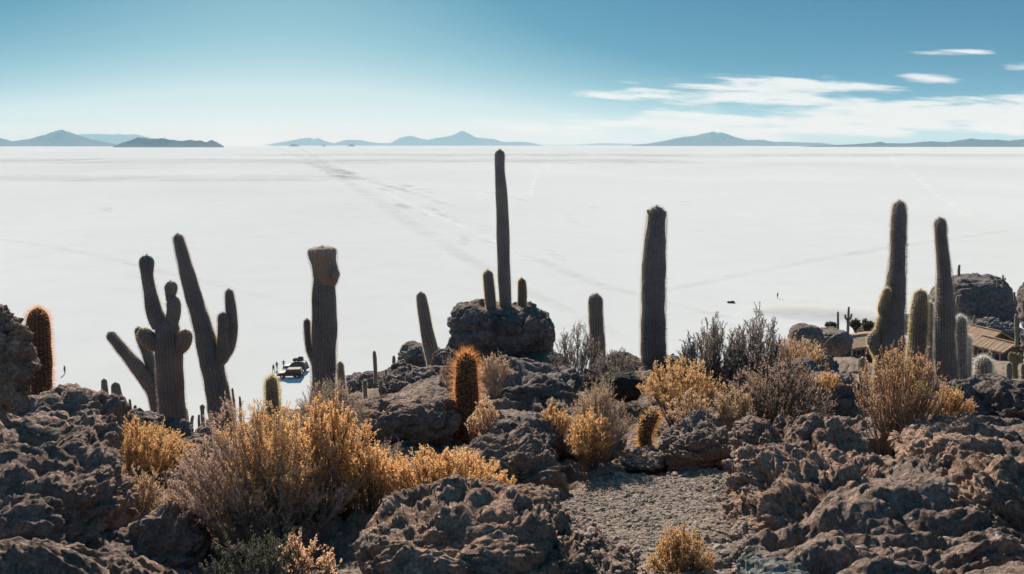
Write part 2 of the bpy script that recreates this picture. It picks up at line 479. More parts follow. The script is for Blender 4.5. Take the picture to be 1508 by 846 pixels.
for (x, y, wx, n) in [(512, 259, 20, 5), (575, 277, 14, 3), (620, 280, 22, 4), (603, 304, 14, 3), (665, 323, 12, 2), (640, 312, 22, 4), (688, 356, 26, 5), (795, 378, 34, 6), (838, 323, 26, 3), (880, 311, 8, 1), (725, 335, 14, 2), (156, 310, 6, 1), (505, 303, 10, 1), (550, 330, 8, 1), (1015, 300, 8, 1)]:
    for k in range(n):
        cx = x + rngd.uniform(-wx, wx); cy = y + rngd.uniform(-6, 6) * (0.5 if wx < 15 else 1)
        hl = rngd.uniform(4, 11)
        sl = rngd.uniform(-0.12, 0.3)
        d = on_salt(cx, cy).y
        track("damp_patch", [(cx - hl, cy - hl * sl), (cx, cy + rngd.uniform(-.4, .4)), (cx + hl, cy + hl * sl)], [d * d / EYE / FPX * rngd.uniform(0.5, 1.5)] * 3, M_DAMP, "small dark damp patch on the open salt")
track("damp_salt", [(1090, 455), (1160, 458), (1230, 462), (1300, 468), (1420, 470)], [10, 24, 26, 24, 10], M_SHALLOW, "greyish damp band of salt near the island shore")
for (x0, x1, y, w) in [(-700, 1000, 236, 900), (300, 1900, 228, 1300), (-500, 500, 262, 260)]:
    track("damp_salt", [(x0, y), ((x0 + x1) / 2, y + 1), (x1, y + 1)], [w] * 3, M_SHALLOW, "wide greyish band of damp salt near the horizon")

# ------------------------------------------------------------------ mountains
def far_mat(name, a, b):
    m, nt, out = new_mat(name); L = nt.links
    g = nt.nodes.new("ShaderNodeNewGeometry")
    n = nd(nt, "ShaderNodeTexNoise", Scale=0.004, Detail=8.0, Roughness=0.65); L.new(g.outputs['Position'], n.inputs['Vector'])
    c = ramp(nt, n.outputs['Fac'], [(0.35, a), (0.65, b)])
    d = nd(nt, "ShaderNodeBsdfDiffuse"); L.new(c, d.inputs[0]); L.new(d.outputs[0], out.inputs[0])
    return m
M_MTN = far_mat("mountain_rock", (0.07, 0.06, 0.055), (0.13, 0.11, 0.095))

def mountain(name, prof, D, depth, label, rough=0.12, seed=0):
    xs = np.array([p[0] for p in prof], float); ys = np.array([p[1] for p in prof], float)
    n = int(max(60, (xs[-1] - xs[0]) * 1.2)); m = 34
    px = np.linspace(xs[0], xs[-1], n); py = np.interp(px, xs, ys)
    V = np.zeros((n, m, 3), np.float32)
    for i in range(n):
        p = at(px[i], py[i], D)
        h = max(p.z, 1.0)
        t = np.linspace(-1, 1, m)
        V[i, :, 0] = p.x * (1 + t * depth / D)
        V[i, :, 1] = D + t * depth
        V[i, :, 2] = h
        V[i, :, 2] *= (1 - np.abs(t)) ** 1.1
    P = V.reshape(-1, 3).copy()
    Q = P * np.array([1, 1, 0.3], np.float32)
    nz = billow(Q / (D * 0.035) + seed, 5, 2.1, 0.55)
    t = np.tile(np.abs(np.linspace(-1, 1, m)), n)
    P[:, 2] *= 1 + nz * (0.18 * np.minimum(t * 4, 1) * 2 + rough * 0.35)
    P[:, 2] -= 3
    I = np.arange(n * m).reshape(n, m)
    F = np.stack([I[:-1, :-1], I[1:, :-1], I[1:, 1:], I[:-1, 1:]], -1).reshape(-1, 4)
    o = link(name, mesh_np(name, P, F, [M_MTN], smooth=False)); tag(o, label, kind='structure')
    return o
mountain("mountain", [(-330, 214), (-250, 204), (-160, 208), (-90, 199), (-60, 203), (-20, 205), (0, 203), (18, 208), (45, 204), (68, 197), (90, 190), (112, 198), (138, 206), (160, 210), (178, 214.5)], 28000, 2400, "blue pointed mountain beyond the salt at far left", seed=3)
mountain("mountain", [(60, 213), (90, 203), (120, 197), (150, 198), (175, 197), (205, 199), (230, 205), (270, 212), (300, 214)], 50000, 2400, "palest faraway ridge behind the pointed left mountain", seed=4)
mountain("hill", [(166, 216), (176, 212), (190, 208), (204, 203.5), (214, 202.5), (226, 204), (240, 204.5), (262, 207), (285, 205), (296, 206.5), (304, 209), (311, 205.5), (318, 208), (330, 215.5)], 16000, 750, "dark low island hill on the salt at left", rough=0.5, seed=8)
mountain("mountain", [(398, 214), (410, 210), (422, 208.5), (445, 204), (457, 202.5), (462, 205), (468, 203), (478, 207.5), (492, 211), (508, 206), (530, 206), (545, 209), (560, 211), (575, 211), (588, 203), (602, 199), (615, 202), (630, 206), (645, 203), (665, 199), (680, 193), (690, 197), (700, 202), (712, 203), (726, 204), (740, 209), (765, 209), (780, 210), (800, 214)], 48000, 2600, "pale blue mountain chain in the middle of the horizon", seed=12)
mountain("mountain", [(385, 214.5), (410, 210), (440, 207), (470, 210), (560, 212), (840, 213.5), (890, 211), (930, 212), (960, 214.5)], 60000, 900, "faintest low ridge along the middle horizon", seed=14)
mountain("mountain", [(930, 214), (950, 212), (975, 208), (1000, 203), (1020, 200), (1043, 194.5), (1050, 192.5), (1056, 195), (1062, 194), (1080, 200), (1100, 206), (1112, 206), (1122, 205.5), (1140, 209.5), (1158, 209), (1180, 210), (1205, 210), (1235, 214)], 34000, 2200, "twin peaked blue mountain on the right horizon", seed=17)
mountain("mountain", [(1180, 216), (1222, 214), (1262, 212), (1285, 211), (1298, 208.5), (1304, 211), (1340, 211), (1370, 208), (1395, 209), (1420, 205), (1430, 203.5), (1445, 206), (1470, 206), (1485, 207), (1500, 206), (1530, 203), (1570, 205), (1640, 200), (1740, 210), (1800, 215)], 20000, 1600, "darker blue ridge on the horizon at far right", seed=21)
for (x0, x1, y, D) in [(425, 441, 212.6, 24000), (474, 480, 213.6, 24000), (512, 523, 212.8, 24000), (1222, 1250, 214, 24000), (1260, 1345, 213.8, 22000)]:
    mountain("hill", [(x0, 215.6), (x0 + (x1 - x0) * .3, y), (x0 + (x1 - x0) * .7, y + .3), (x1, 215.6)], D, 400, "tiny low dark islet sitting on the far salt", rough=0.5, seed=x0)

# ------------------------------------------------------------------ island terrain
DD = np.array([3, 4.5, 6, 8, 10, 13, 16, 20, 30, 50, 80, 110, 150, 200], float)
TAB = {
  -700: [900, 800, 700, 650, 620, 640, 650, 655, 660, 665, 668, 700, 760, 760],
  0:    [910, 810, 710, 640, 612, 640, 640, 650, 655, 660, 668, 702, 760, 760],
  150:  [930, 820, 745, 700, 655, 672, 670, 655, 625, 645, 662, 702, 760, 760],
  280:  [950, 840, 760, 712, 685, 675, 655, 660, 655, 652, 658, 702, 760, 760],
  400:  [950, 830, 735, 655, 615, 600, 615, 625, 625, 628, 650, 702, 760, 760],
  540:  [950, 820, 730, 655, 615, 592, 600, 605, 592, 590, 650, 702, 760, 760],
  650:  [960, 830, 740, 665, 608, 565, 548, 545, 545, 575, 650, 702, 760, 760],
  740:  [960, 830, 745, 685, 610, 570, 548, 535, 540, 590, 650, 702, 760, 760],
  860:  [950, 815, 745, 685, 620, 570, 550, 552, 590, 610, 650, 690, 700, 760],
  960:  [935, 800, 728, 672, 620, 545, 545, 565, 590, 605, 640, 670, 690, 700],
  1080: [915, 792, 722, 655, 610, 560, 545, 550, 575, 580, 610, 620, 600, 600],
  1160: [870, 762, 700, 640, 600, 560, 528, 530, 545, 530, 520, 510, 500, 500],
  1250: [860, 740, 680, 640, 612, 600, 596, 588, 560, 540, 528, 520, 505, 492],
  1330: [860, 735, 680, 640, 612, 585, 570, 566, 560, 548, 540, 528, 508, 492],
  1450: [860, 740, 680, 642, 616, 592, 576, 562, 566, 562, 548, 532, 500, 490],
  2200: [860, 740, 680, 642, 616, 592, 576, 562, 566, 562, 548, 532, 500, 490],
}
QX = np.array(sorted(TAB), float)
YT = np.array([TAB[int(q)] for q in QX], float)
_cp, _sp = math.cos(PITCH), math.sin(PITCH)
_Y = (423 - YT) / FPX
ZT = EYE + (_Y * _cp - _sp) / (_cp + _Y * _sp) * DD[None, :]           # (columns, depths)
near = np.array([[EYE - 1.62, EYE - 1.66, EYE - 1.75]] * len(QX))
DD2 = np.concatenate([[0.01, 1.0, 2.0], DD]); ZT = np.concatenate([near, ZT], 1)
LD = np.log(DD2 + 0.5)
# smooth resample in log-distance
GR = np.linspace(LD[0], LD[-1], 240)
ZG = np.array([np.interp(GR, LD, z) for z in ZT])
ker = np.hanning(11); ker /= ker.sum()
ZG = np.array([np.convolve(np.pad(z, 5, mode='edge'), ker, 'valid') for z in ZG])

def base_z(x, y):
    x = np.asarray(x, float); y = np.asarray(y, float)
    r = np.hypot(x, y)
    yy = np.maximum(y, 0.35 * r + 1e-3)
    q = 754 + FPX * np.clip(x / yy, -1.6, 1.6) * 0.985
    q = np.clip(q, QX[0], QX[-1])
    # behind the camera: mean of the outer profiles
    d = np.where(y > 0.35 * r, np.maximum(y, 0.01), r)
    g = np.clip((np.log(d + 0.5) - GR[0]) / (GR[1] - GR[0]), 0, len(GR) - 1.001)
    gi = g.astype(int); gf = g - gi
    k = np.clip(np.searchsorted(QX, q) - 1, 0, len(QX) - 2)
    t = np.clip((q - QX[k]) / (QX[k + 1] - QX[k]), 0, 1); t = t * t * (3 - 2 * t)
    za = ZG[k, gi] * (1 - gf) + ZG[k, gi + 1] * gf
    zb = ZG[k + 1, gi] * (1 - gf) + ZG[k + 1, gi + 1] * gf
    z = za * (1 - t) + zb * t
    zm = 0.5 * (ZG[2, gi] * (1 - gf) + ZG[2, gi + 1] * gf + ZG[-2, gi] * (1 - gf) + ZG[-2, gi + 1] * gf)
    wb = np.clip((0.55 * r - y) / (0.5 * r + 1e-6), 0, 1)
    return z * (1 - wb) + zm * wb

def px_of(P):
    """photo pixel of world points (n,3)"""
    x, y, z = P[:, 0], P[:, 1], P[:, 2] - EYE
    dep = y * _cp - z * _sp
    up = y * _sp + z * _cp
    dep = np.maximum(dep, 1e-3)
    return 754 + FPX * x / dep, 423 - FPX * up / dep

def poly_mask(px, py, poly, soft):
    """signed soft mask of a polygon in any plane coords"""
    n = len(poly); inside = np.zeros(len(px), bool); dmin = np.full(len(px), 1e9)
    for i in range(n):
        x1, y1 = poly[i]; x2, y2 = poly[(i + 1) % n]
        c = ((y1 > py) != (y2 > py)) & (px < (x2 - x1) * (py - y1) / (y2 - y1 + 1e-12) + x1)
        inside ^= c
        dx, dy = x2 - x1, y2 - y1
        t = np.clip(((px - x1) * dx + (py - y1) * dy) / (dx * dx + dy * dy), 0, 1)
        dmin = np.minimum(dmin, np.hypot(px - x1 - t * dx, py - y1 - t * dy))
    s = np.where(inside, dmin, -dmin)
    return np.clip(s / soft * 0.5 + 0.5, 0, 1)

def plan(pts):
    """ground-plan polygon (metres) from photo pixel + distance"""
    return [(at(x, y, d).x, d) for x, y, d in pts]
GRAVEL = plan([(700, 770, 5.0), (820, 735, 5.8), (905, 690, 7.2), (935, 668, 8.2), (975, 668, 8.4), (1000, 695, 7.2), (1090, 706, 6.7),
               (1092, 770, 5.0), (1085, 850, 3.7), (1075, 920, 3.0), (870, 920, 3.0), (860, 820, 4.2)])
PATH = plan([(1214, 545, 44), (1232, 545, 44), (1250, 555, 34), (1262, 575, 25), (1288, 590, 18), (1268, 592, 17.5), (1247, 570, 25), (1232, 558, 34)])

phis = np.concatenate([np.linspace(-180, -36, 70)[:-1], np.linspace(-36, 36, 780), np.linspace(36, 180, 70)[1:-1]]) * math.pi / 180
rr = np.concatenate([[0.02, 0.4, 0.8, 1.2, 1.6], np.exp(np.linspace(math.log(2.0), math.log(22.0), 400))[:-1], np.exp(np.linspace(math.log(22.0), math.log(250.0), 150))])
A, R = np.meshgrid(phis, rr, indexing='ij')
X = (R * np.sin(A)).ravel(); Yw = (R * np.cos(A)).ravel(); Z = base_z(X, Yw)
P = np.stack([X, Yw, Z], 1).astype(np.float32)
rad = np.hypot(X, Yw)
mg = poly_mask(X, Yw, GRAVEL, 0.35)
mp_ = poly_mask(X, Yw, PATH, 0.35)
flat = np.clip((rad - 0.8) / 2.0, 0, 1) * (1 - mg) * (1 - mp_)
fr = np.clip((rad - 14) / 40, 0, 1)
hN, w3 = rock_disp(P, 0.85, 4)
hF, wF = rock_disp(P, 5.5, 5, 3.0)
amp_n = flat * ((0.42 - 0.11 * np.clip((rad - 5) / 6, 0, 1)) * (1 - fr) + 0.34 * fr)
amp_f = (2.6 - 1.5 * np.clip((X / np.maximum(Yw, 1) - 0.28) / 0.08, 0, 1)) * np.clip((rad - 14) / 25, 0, 1) * (1 - mp_)
dz = hN * amp_n * 1.15 + hF * amp_f
grn = fbm(P / 0.5, 3) * 0.03 + fbm(P / 0.09, 3) * 0.013
dz += grn * np.maximum(mg, 1 - np.clip((rad - 0.8) / 2.0, 0, 1)) * np.clip(1.5 - rad / 20, 0, 1)
tilt = amp_n * 0.45 * hN + amp_f * 0.3 * hF
P[:, 2] += dz
P[:, 1] -= tilt * (Yw > 1.5)
P[:, 0] += (w3[:, 0] * amp_n * 0.25).astype(np.float32)
P[:, 2] = np.where(rad > 200, np.minimum(P[:, 2], -1.5), np.maximum(P[:, 2], -2.5))
n, m = A.shape
I = np.arange(n * m).reshape(n, m)
I = np.concatenate([I, I[:1]], 0)
F = np.stack([I[:-1, :-1], I[1:, :-1], I[1:, 1:], I[:-1, 1:]], -1).reshape(-1, 4)[:, ::-1]
me = mesh_np("island_ground", P, F, [M_GROUND], smooth=True)
for nm, arr in (("gravel", np.maximum(mg, 1 - np.clip((rad - 0.8) / 2.0, 0, 1))), ("sand", mp_)):
    a_ = me.attributes.new(nm, 'FLOAT', 'POINT'); a_.data.foreach_set("value", arr.astype(np.float32))
ground = link("ground", me); tag(ground, "brown rocky ground of the island dropping away to the salt", kind='structure')
GV, GF = [P.copy()], [F.copy()]
print("terrain", len(P), round(time.time() - T_START, 1))

# ------------------------------------------------------------------ boulders
_ico = {}
def ico(sub):
    if sub not in _ico:
        b = bmesh.new(); bmesh.ops.create_icosphere(b, subdivisions=sub, radius=1.0)
        v = np.array([x.co[:] for x in b.verts], np.float32); f = np.array([[q.index for q in x.verts] for x in b.faces], np.int32)
        b.free(); _ico[sub] = (v, f)
    return _ico[sub]

def boulder(label, px, py, d, w, h, dy=None, sub=6, mat=None, L=None, amp=0.5, boxy=0.7, group=None, rot=0.0, lean=0.0, seed=0.0, name="boulder", cat="boulder"):
    """rock seen at photo pixel (px, py) centre, w x h pixels, at distance d; dy: half depth in metres"""
    c = at(px, py, d); s = d / FPX
    rx, rz = w * s / 2, h * s / 2 * 1.02
    ry = dy if dy else (rx + rz) / 2
    v, f = ico(sub)
    U = v.copy()
    e = boxy                                  # superellipsoid: <1 boxier
    U = np.sign(U) * np.abs(U) ** e
    U /= np.maximum(1.0, np.linalg.norm(U, axis=1))[:, None] ** 0.35
    if rot:
        cr, sr = math.cos(rot), math.sin(rot)
        U[:, 0], U[:, 2] = U[:, 0] * cr - U[:, 2] * sr, U[:, 0] * sr + U[:, 2] * cr
    Q = U * np.array([rx, ry, rz], np.float32)
    Q[:, 0] += lean * Q[:, 2]
    W = Q + np.array(c, np.float32)
    if L is None: L = min(0.85, 0.55 * (rx + rz))
    hh, ww = rock_disp(W, L, 5 if sub >= 6 else 4, seed)
    nrm = v / np.array([rx, ry, rz], np.float32); nrm /= np.linalg.norm(nrm, axis=1)[:, None]
    A_ = L * amp * 1.25
    W = W + nrm * ((hh - 0.22) * A_)[:, None] + ww * (A_ * 0.22)
    base = np.array([c.x, c.y, c.z - rz], np.float32)
    me = mesh_np(name, W - base, f, [mat or M_ROCK], smooth=True)
    o = link(name, me, loc=base); tag(o, label, cat, group)
    GV.append(W); GF.append(f)
    return o

G_FORE = "coral rock outcrops in the foreground"
G_RIDGE = "rock outcrops along the crest"
G_FAR = "distant rocks down the slope"
boulder("rough grey brown boulder cut off by the left edge, beside the orange-spined column", -28, 535, 3.9, 118, 180, 0.3, 6, M_ROCK, 0.22, 0.5, group=G_FORE, seed=1)
boulder("huge dark coral rock mass filling the lower left corner", 0, 812, 4.6, 350, 262, 0.9, 7, M_ROCK, 0.5, 0.5, group=G_FORE, seed=2)
boulder("lumpy coral shelf on top of the lower left rock mass", 42, 668, 6.0, 225, 92, 0.6, 6, M_ROCK, 0.34, 0.6, group=G_FORE, seed=3)
boulder("dark jagged ridge rock at the foot of the orange-spined column", 90, 628, 9.0, 170, 105, 0.8, 6, M_ROCK, 0.5, 0.5, group=G_RIDGE, seed=4)
boulder("low dark ridge rock below the small green cactus clump", 205, 648, 9.6, 150, 60, 0.6, 6, M_ROCK_GREY, 0.4, 0.5, group=G_RIDGE, seed=5)
boulder("dark rock between the yellow shrub and the leaning three-armed cactus", 292, 672, 8.6, 95, 75, 0.5, 6, M_ROCK, 0.35, 0.55, group=G_RIDGE, seed=6)
boulder("shadowed rock wall below the small olive shrub at left", 240, 825, 4.7, 120, 130, 0.4, 6, M_ROCK, 0.3, 0.5, group=G_FORE, seed=7)
boulder("broad flat-topped coral boulder at the bottom centre with a hollow on top", 705, 822, 3.9, 350, 200, 0.62, 7, M_ROCK_RED, 0.36, 0.48, group=G_FORE, seed=8, boxy=0.6)
boulder("right shoulder of the bottom centre boulder sloping to the gravel", 845, 828, 3.8, 130, 95, 0.35, 6, M_ROCK_RED, 0.24, 0.55, group=G_FORE, seed=9)
boulder("squat dark rock knoll that carries the tallest cactus", 736, 500, 21.5, 160, 110, 1.3, 7, M_ROCK_GREY, 0.95, 0.42, group=G_RIDGE, seed=10, boxy=0.42)
boulder("low brown rock in front of the small curved golden cactus", 948, 678, 7.2, 66, 34, 0.25, 5, M_ROCK, 0.25, 0.5, group=G_FORE, seed=43)
boulder("low shoulder rock at the left foot of the knoll", 668, 532, 20.5, 62, 44, 0.8, 6, M_ROCK_GREY, 0.6, 0.45, group=G_RIDGE, seed=41)
boulder("low shoulder rock at the right foot of the knoll", 812, 538, 20.0, 60, 36, 0.8, 6, M_ROCK_GREY, 0.6, 0.45, group=G_RIDGE, seed=42)
boulder("hump of grey rock left of the knoll, behind the leaning cactus", 622, 540, 30, 100, 78, 1.3, 6, M_ROCK_GREY, 1.4, 0.42, group=G_RIDGE, seed=11)
boulder("far grey outcrop sloping down left behind the pale-rimmed small cacti", 545, 585, 36, 110, 78, 1.6, 6, M_ROCK_GREY, 1.5, 0.42, group=G_RIDGE, seed=12)
boulder("wide jagged rock right behind the golden spiny cactus, below the knoll", 782, 575, 11.5, 165, 75, 0.9, 6, M_ROCK_GREY, 0.5, 0.5, group=G_RIDGE, seed=13)
boulder("lumpy dark rock on the left of the golden spiny cactus", 622, 568, 13.5, 120, 56, 0.8, 6, M_ROCK_GREY, 0.5, 0.55, group=G_RIDGE, seed=14)
boulder("smooth-crested brown rock below the dark lumpy rock, right of the big shrub", 600, 622, 8.6, 150, 85, 0.6, 6, M_ROCK, 0.5, 0.5, group=G_FORE, seed=15)
boulder("long brown rock shelf behind the low yellow shrub row", 735, 688, 6.8, 210, 110, 0.6, 7, M_ROCK, 0.5, 0.5, group=G_FORE, seed=16)
boulder("flat-topped dark rock left of the straw yellow shrub in the middle", 775, 650, 7.8, 130, 70, 0.5, 6, M_ROCK_GREY, 0.4, 0.5, group=G_FORE, seed=17)
boulder("smooth black boulder in shade behind the straw yellow shrub", 920, 567, 10.5, 58, 38, 0.3, 5, M_ROCK_DARK, 0.4, 0.25, group=G_RIDGE, seed=18)
boulder("dark crest rock at the foot of the thick upright cactus", 940, 560, 13.2, 170, 70, 0.6, 6, M_ROCK_GREY, 0.5, 0.5, group=G_RIDGE, seed=19)
boulder("dark rock block right of the small curved golden cactus", 1025, 660, 7.3, 125, 88, 0.5, 6, M_ROCK, 0.42, 0.5, group=G_FORE, seed=20)
boulder("shadowed rocks at the back edge of the gravel under the straw yellow shrub", 860, 668, 8.0, 120, 60, 0.4, 6, M_ROCK_GREY, 0.35, 0.55, group=G_FORE, seed=21)
boulder("brown rock between the gravel and the right rock mass", 1128, 672, 6.2, 92, 80, 0.4, 6, M_ROCK_RED, 0.32, 0.55, group=G_FORE, seed=22)
boulder("huge ledged coral rock mass at the lower right", 1262, 790, 4.6, 340, 215, 0.8, 7, M_ROCK_RED, 0.50, 0.78, group=G_FORE, seed=23, boxy=0.7)
boulder("upper left shelf of the right rock mass, below the dark twiggy shrubs", 1210, 690, 6.0, 190, 100, 0.7, 7, M_ROCK_RED, 0.42, 0.6, group=G_FORE, seed=24)
boulder("right half of the ledged rock mass, running off the right edge", 1470, 785, 4.5, 255, 240, 0.8, 7, M_ROCK_RED, 0.50, 0.75, group=G_FORE, seed=25)
boulder("rust brown shelf under the orange grassy bush", 1420, 668, 6.4, 210, 80, 0.7, 6, M_ROCK_RED, 0.4, 0.55, group=G_FORE, seed=26)
boulder("dark knobbly ridge rock left of the white woolly round cactus", 1400, 603, 10.5, 130, 76, 0.7, 6, M_ROCK_GREY, 0.4, 0.6, group=G_RIDGE, seed=27)
boulder("dark knobbly ridge rock below the houses at the right edge", 1495, 602, 10.2, 130, 78, 0.7, 6, M_ROCK_GREY, 0.4, 0.6, group=G_RIDGE, seed=28)
boulder("dark slope rock beside the sandy path", 1205, 590, 10.5, 120, 110, 0.8, 6, M_ROCK_GREY, 0.5, 0.5, group=G_RIDGE, seed=29)
boulder("dark rock heap on the crest behind the twiggy bushes", 1185, 545, 14, 80, 75, 0.8, 6, M_ROCK_GREY, 0.5, 0.5, group=G_RIDGE, seed=30)
boulder("rounded grey-green stone at the bottom edge right of the gravel", 1136, 850, 2.9, 112, 46, 0.14, 6, M_STONE_GREEN, 0.2, 0.22, group=G_FORE, seed=31, name="stone", cat="stone")
boulder("small brown rock at the bottom edge left of the round golden tuft", 905, 850, 3.5, 90, 60, 0.2, 5, M_ROCK_RED, 0.2, 0.5, group=G_FORE, seed=32, name="stone", cat="stone")
boulder("rounded boulder down the slope behind the golden bush, left one of two", 1184, 497, 42, 52, 40, 1.0, 5, M_ROCK_GREY, 1.2, 0.22, group=G_FAR, seed=33)
boulder("rounded boulder above the sandy path, right one of two", 1226, 503, 44, 54, 42, 1.2, 5, M_ROCK_GREY, 1.2, 0.22, group=G_FAR, seed=34)
boulder("big craggy rock hill behind the cottages", 1432, 456, 158, 122, 100, 8, 6, M_ROCK_FAR, 4.0, 0.35, group=G_FAR, seed=35, boxy=0.75, name="rock_hill", cat="rock hill")
boulder("rubble slope at the foot of the craggy rock hill", 1445, 492, 145, 130, 40, 5, 6, M_ROCK_FAR, 2.5, 0.5, group=G_FAR, seed=36, name="rock_hill", cat="rock hill")
boulder("grey boulder cut off by the right edge beside the rock hill", 1527, 450, 60, 56, 84, 1.4, 5, M_ROCK_GREY, 1.5, 0.35, group=G_FAR, seed=37)
boulder("grey boulder between the tallest right cactus and the blunt one", 1336, 478, 115, 24, 34, 1.5, 4, M_ROCK_FAR, 1.5, 0.4, group=G_FAR, seed=38)
boulder("low rock at the shore behind the dark green bushes", 1290, 490, 130, 60, 22, 3, 5, M_ROCK_FAR, 2.0, 0.4, group=G_FAR, seed=39)
boulder("dark rock right of the cottages on the slope", 1530, 505, 85, 40, 44, 2, 5, M_ROCK_FAR, 1.5, 0.45, group=G_FAR, seed=40)
print("boulders", round(time.time() - T_START, 1))
# ------------------------------------------------------------------ ground lookup
_o = 0; _vs = []; _fs = []
for v_, f_ in zip(GV, GF):
    if f_.shape[1] == 4: f_ = np.concatenate([f_[:, [0, 1, 2]], f_[:, [0, 2, 3]]])
    _vs.append(v_); _fs.append(f_ + _o); _o += len(v_)
_vs = np.concatenate(_vs); _fs = np.concatenate(_fs)
TREE = BVHTree.FromPolygons(_vs.tolist(), _fs.tolist(), all_triangles=True)
print("bvh", round(time.time() - T_START, 1))

def hit_px(px, py):
    """first ground point seen at a photo pixel"""
    v = ray(px, py).normalized()
    r = TREE.ray_cast(Vector((0, 0, EYE)), v)
    return r[0] if r[0] is not None else on_salt(px, py)

def ground_at(x, y):
    r = TREE.ray_cast(Vector((x, y, EYE + 30)), Vector((0, 0, -1)))
    return r[0].z if r[0] is not None else 0.0

# ------------------------------------------------------------------ cacti
def skin_mat(name, col, col2):
    m, nt, out = new_mat(name); L = nt.links
    g = nt.nodes.new("ShaderNodeNewGeometry")
    n = nd(nt, "ShaderNodeTexNoise", Scale=30.0, Detail=6.0, Roughness=0.7); L.new(g.outputs['Position'], n.inputs['Vector'])
    n2 = nd(nt, "ShaderNodeTexNoise", Scale=2.5, Detail=4.0); L.new(g.outputs['Position'], n2.inputs['Vector'])
    c = ramp(nt, n.outputs['Fac'], [(0.3, col2), (0.7, col)])
    c = mixc(nt, 1.0, c, ramp(nt, n2.outputs['Fac'], [(0.35, (0.75, 0.75, 0.78)), (0.65, (1.15, 1.1, 1.0))]), 'MULTIPLY')
    bs = nd(nt, "ShaderNodeBsdfPrincipled", Roughness=0.8); bs.inputs['Specular IOR Level'].default_value = 0.2
    L.new(c, bs.inputs['Base Color'])
    b = nd(nt, "ShaderNodeBump", Distance=0.01, Strength=0.6); L.new(n.outputs['Fac'], b.inputs['Height']); L.new(b.outputs[0], bs.inputs['Normal'])
    L.new(bs.outputs[0], out.inputs[0]); return m
M_SKIN = skin_mat("cactus_skin", (0.23, 0.215, 0.215), (0.13, 0.125, 0.13))
M_SKIN_GREEN = skin_mat("green_cactus_skin", (0.20, 0.205, 0.165), (0.115, 0.12, 0.10))
M_SKIN_BROWN = skin_mat("corky_brown_cap", (0.40, 0.30, 0.25), (0.22, 0.17, 0.145))
M_SP_GREY = leaf_mat("grey_spines", (0.68, 0.58, 0.49), (0.36, 0.31, 0.28), 0.55, 8)
M_SP_CREAM = leaf_mat("cream_spines", (0.88, 0.76, 0.48), (0.6, 0.5, 0.33), 0.55, 8)
M_SP_GOLD = leaf_mat("golden_spines", (0.90, 0.58, 0.25), (0.62, 0.32, 0.12), 0.6, 8)
M_SKIN_DARK = skin_mat("dark_brown_skin", (0.10, 0.075, 0.06), (0.05, 0.04, 0.035))
M_SP_YELL = leaf_mat("yellow_spines", (0.75, 0.58, 0.26), (0.5, 0.36, 0.16), 0.55, 8)
M_SP_ORAN = leaf_mat("orange_spines", (0.90, 0.45, 0.17), (0.66, 0.26, 0.10), 0.6, 8)
M_SP_RED = leaf_mat("reddish_spines", (0.75, 0.28, 0.14), (0.5, 0.16, 0.09), 0.55, 8)
M_SP_WHITE = leaf_mat("white_wool_spines", (0.85, 0.82, 0.75), (0.6, 0.57, 0.5), 0.55, 8)

def column_mesh(C, R, nrib, per, rng, ribdepth=0.085, cap=True, lump=0.03):
    """ribbed stem along world points C with radii R (already dense); returns V, F, frames"""
    n = len(C)
    T = np.gradient(C, axis=0); T /= np.linalg.norm(T, axis=1)[:, None] + 1e-9
    X = np.cross(T, [0, 1, 0.001]); X /= np.linalg.norm(X, axis=1)[:, None] + 1e-9
    Yv = np.cross(T, X)
    m = nrib * per
    th = np.arange(m) * 2 * math.pi / m
    prof = 1 + ribdepth * (np.abs(np.cos(th * nrib / 2)) ** 0.8 * 2 - 1)
    ph = rng.rand() * 6
    wob = 1 + lump * (np.sin(np.arange(n)[:, None] * 0.37 + ph) * 0.6 + np.sin(np.arange(n)[:, None] * 0.13 + 2 * ph)) \
            + lump * 0.5 * np.sin(th[None, :] * 2 + np.arange(n)[:, None] * 0.09 + ph)
    rad = R[:, None] * prof[None, :] * wob
    V = C[:, None, :] + rad[:, :, None] * (np.cos(th)[None, :, None] * X[:, None, :] + np.sin(th)[None, :, None] * Yv[:, None, :])
    V = V.reshape(-1, 3)
    I = np.arange(n * m).reshape(n, m); I2 = np.roll(I, -1, 1)
    F = np.stack([I[:-1], I2[:-1], I2[1:], I[1:]], -1).reshape(-1, 4)
    # caps: collapse ends (last ring is already tiny)
    top = len(V); V = np.concatenate([V, C[-1:] + T[-1:] * R[-1] * 0.5, C[:1]])
    Ft = np.stack([I[-1], I2[-1], np.full(m, top), np.full(m, top)], -1)
    Fb = np.stack([I2[0], I[0], np.full(m, top + 1), np.full(m, top + 1)], -1)
    return V, F, Ft[:, :3], Fb[:, :3], (C, R, T, X, Yv, prof, wob)

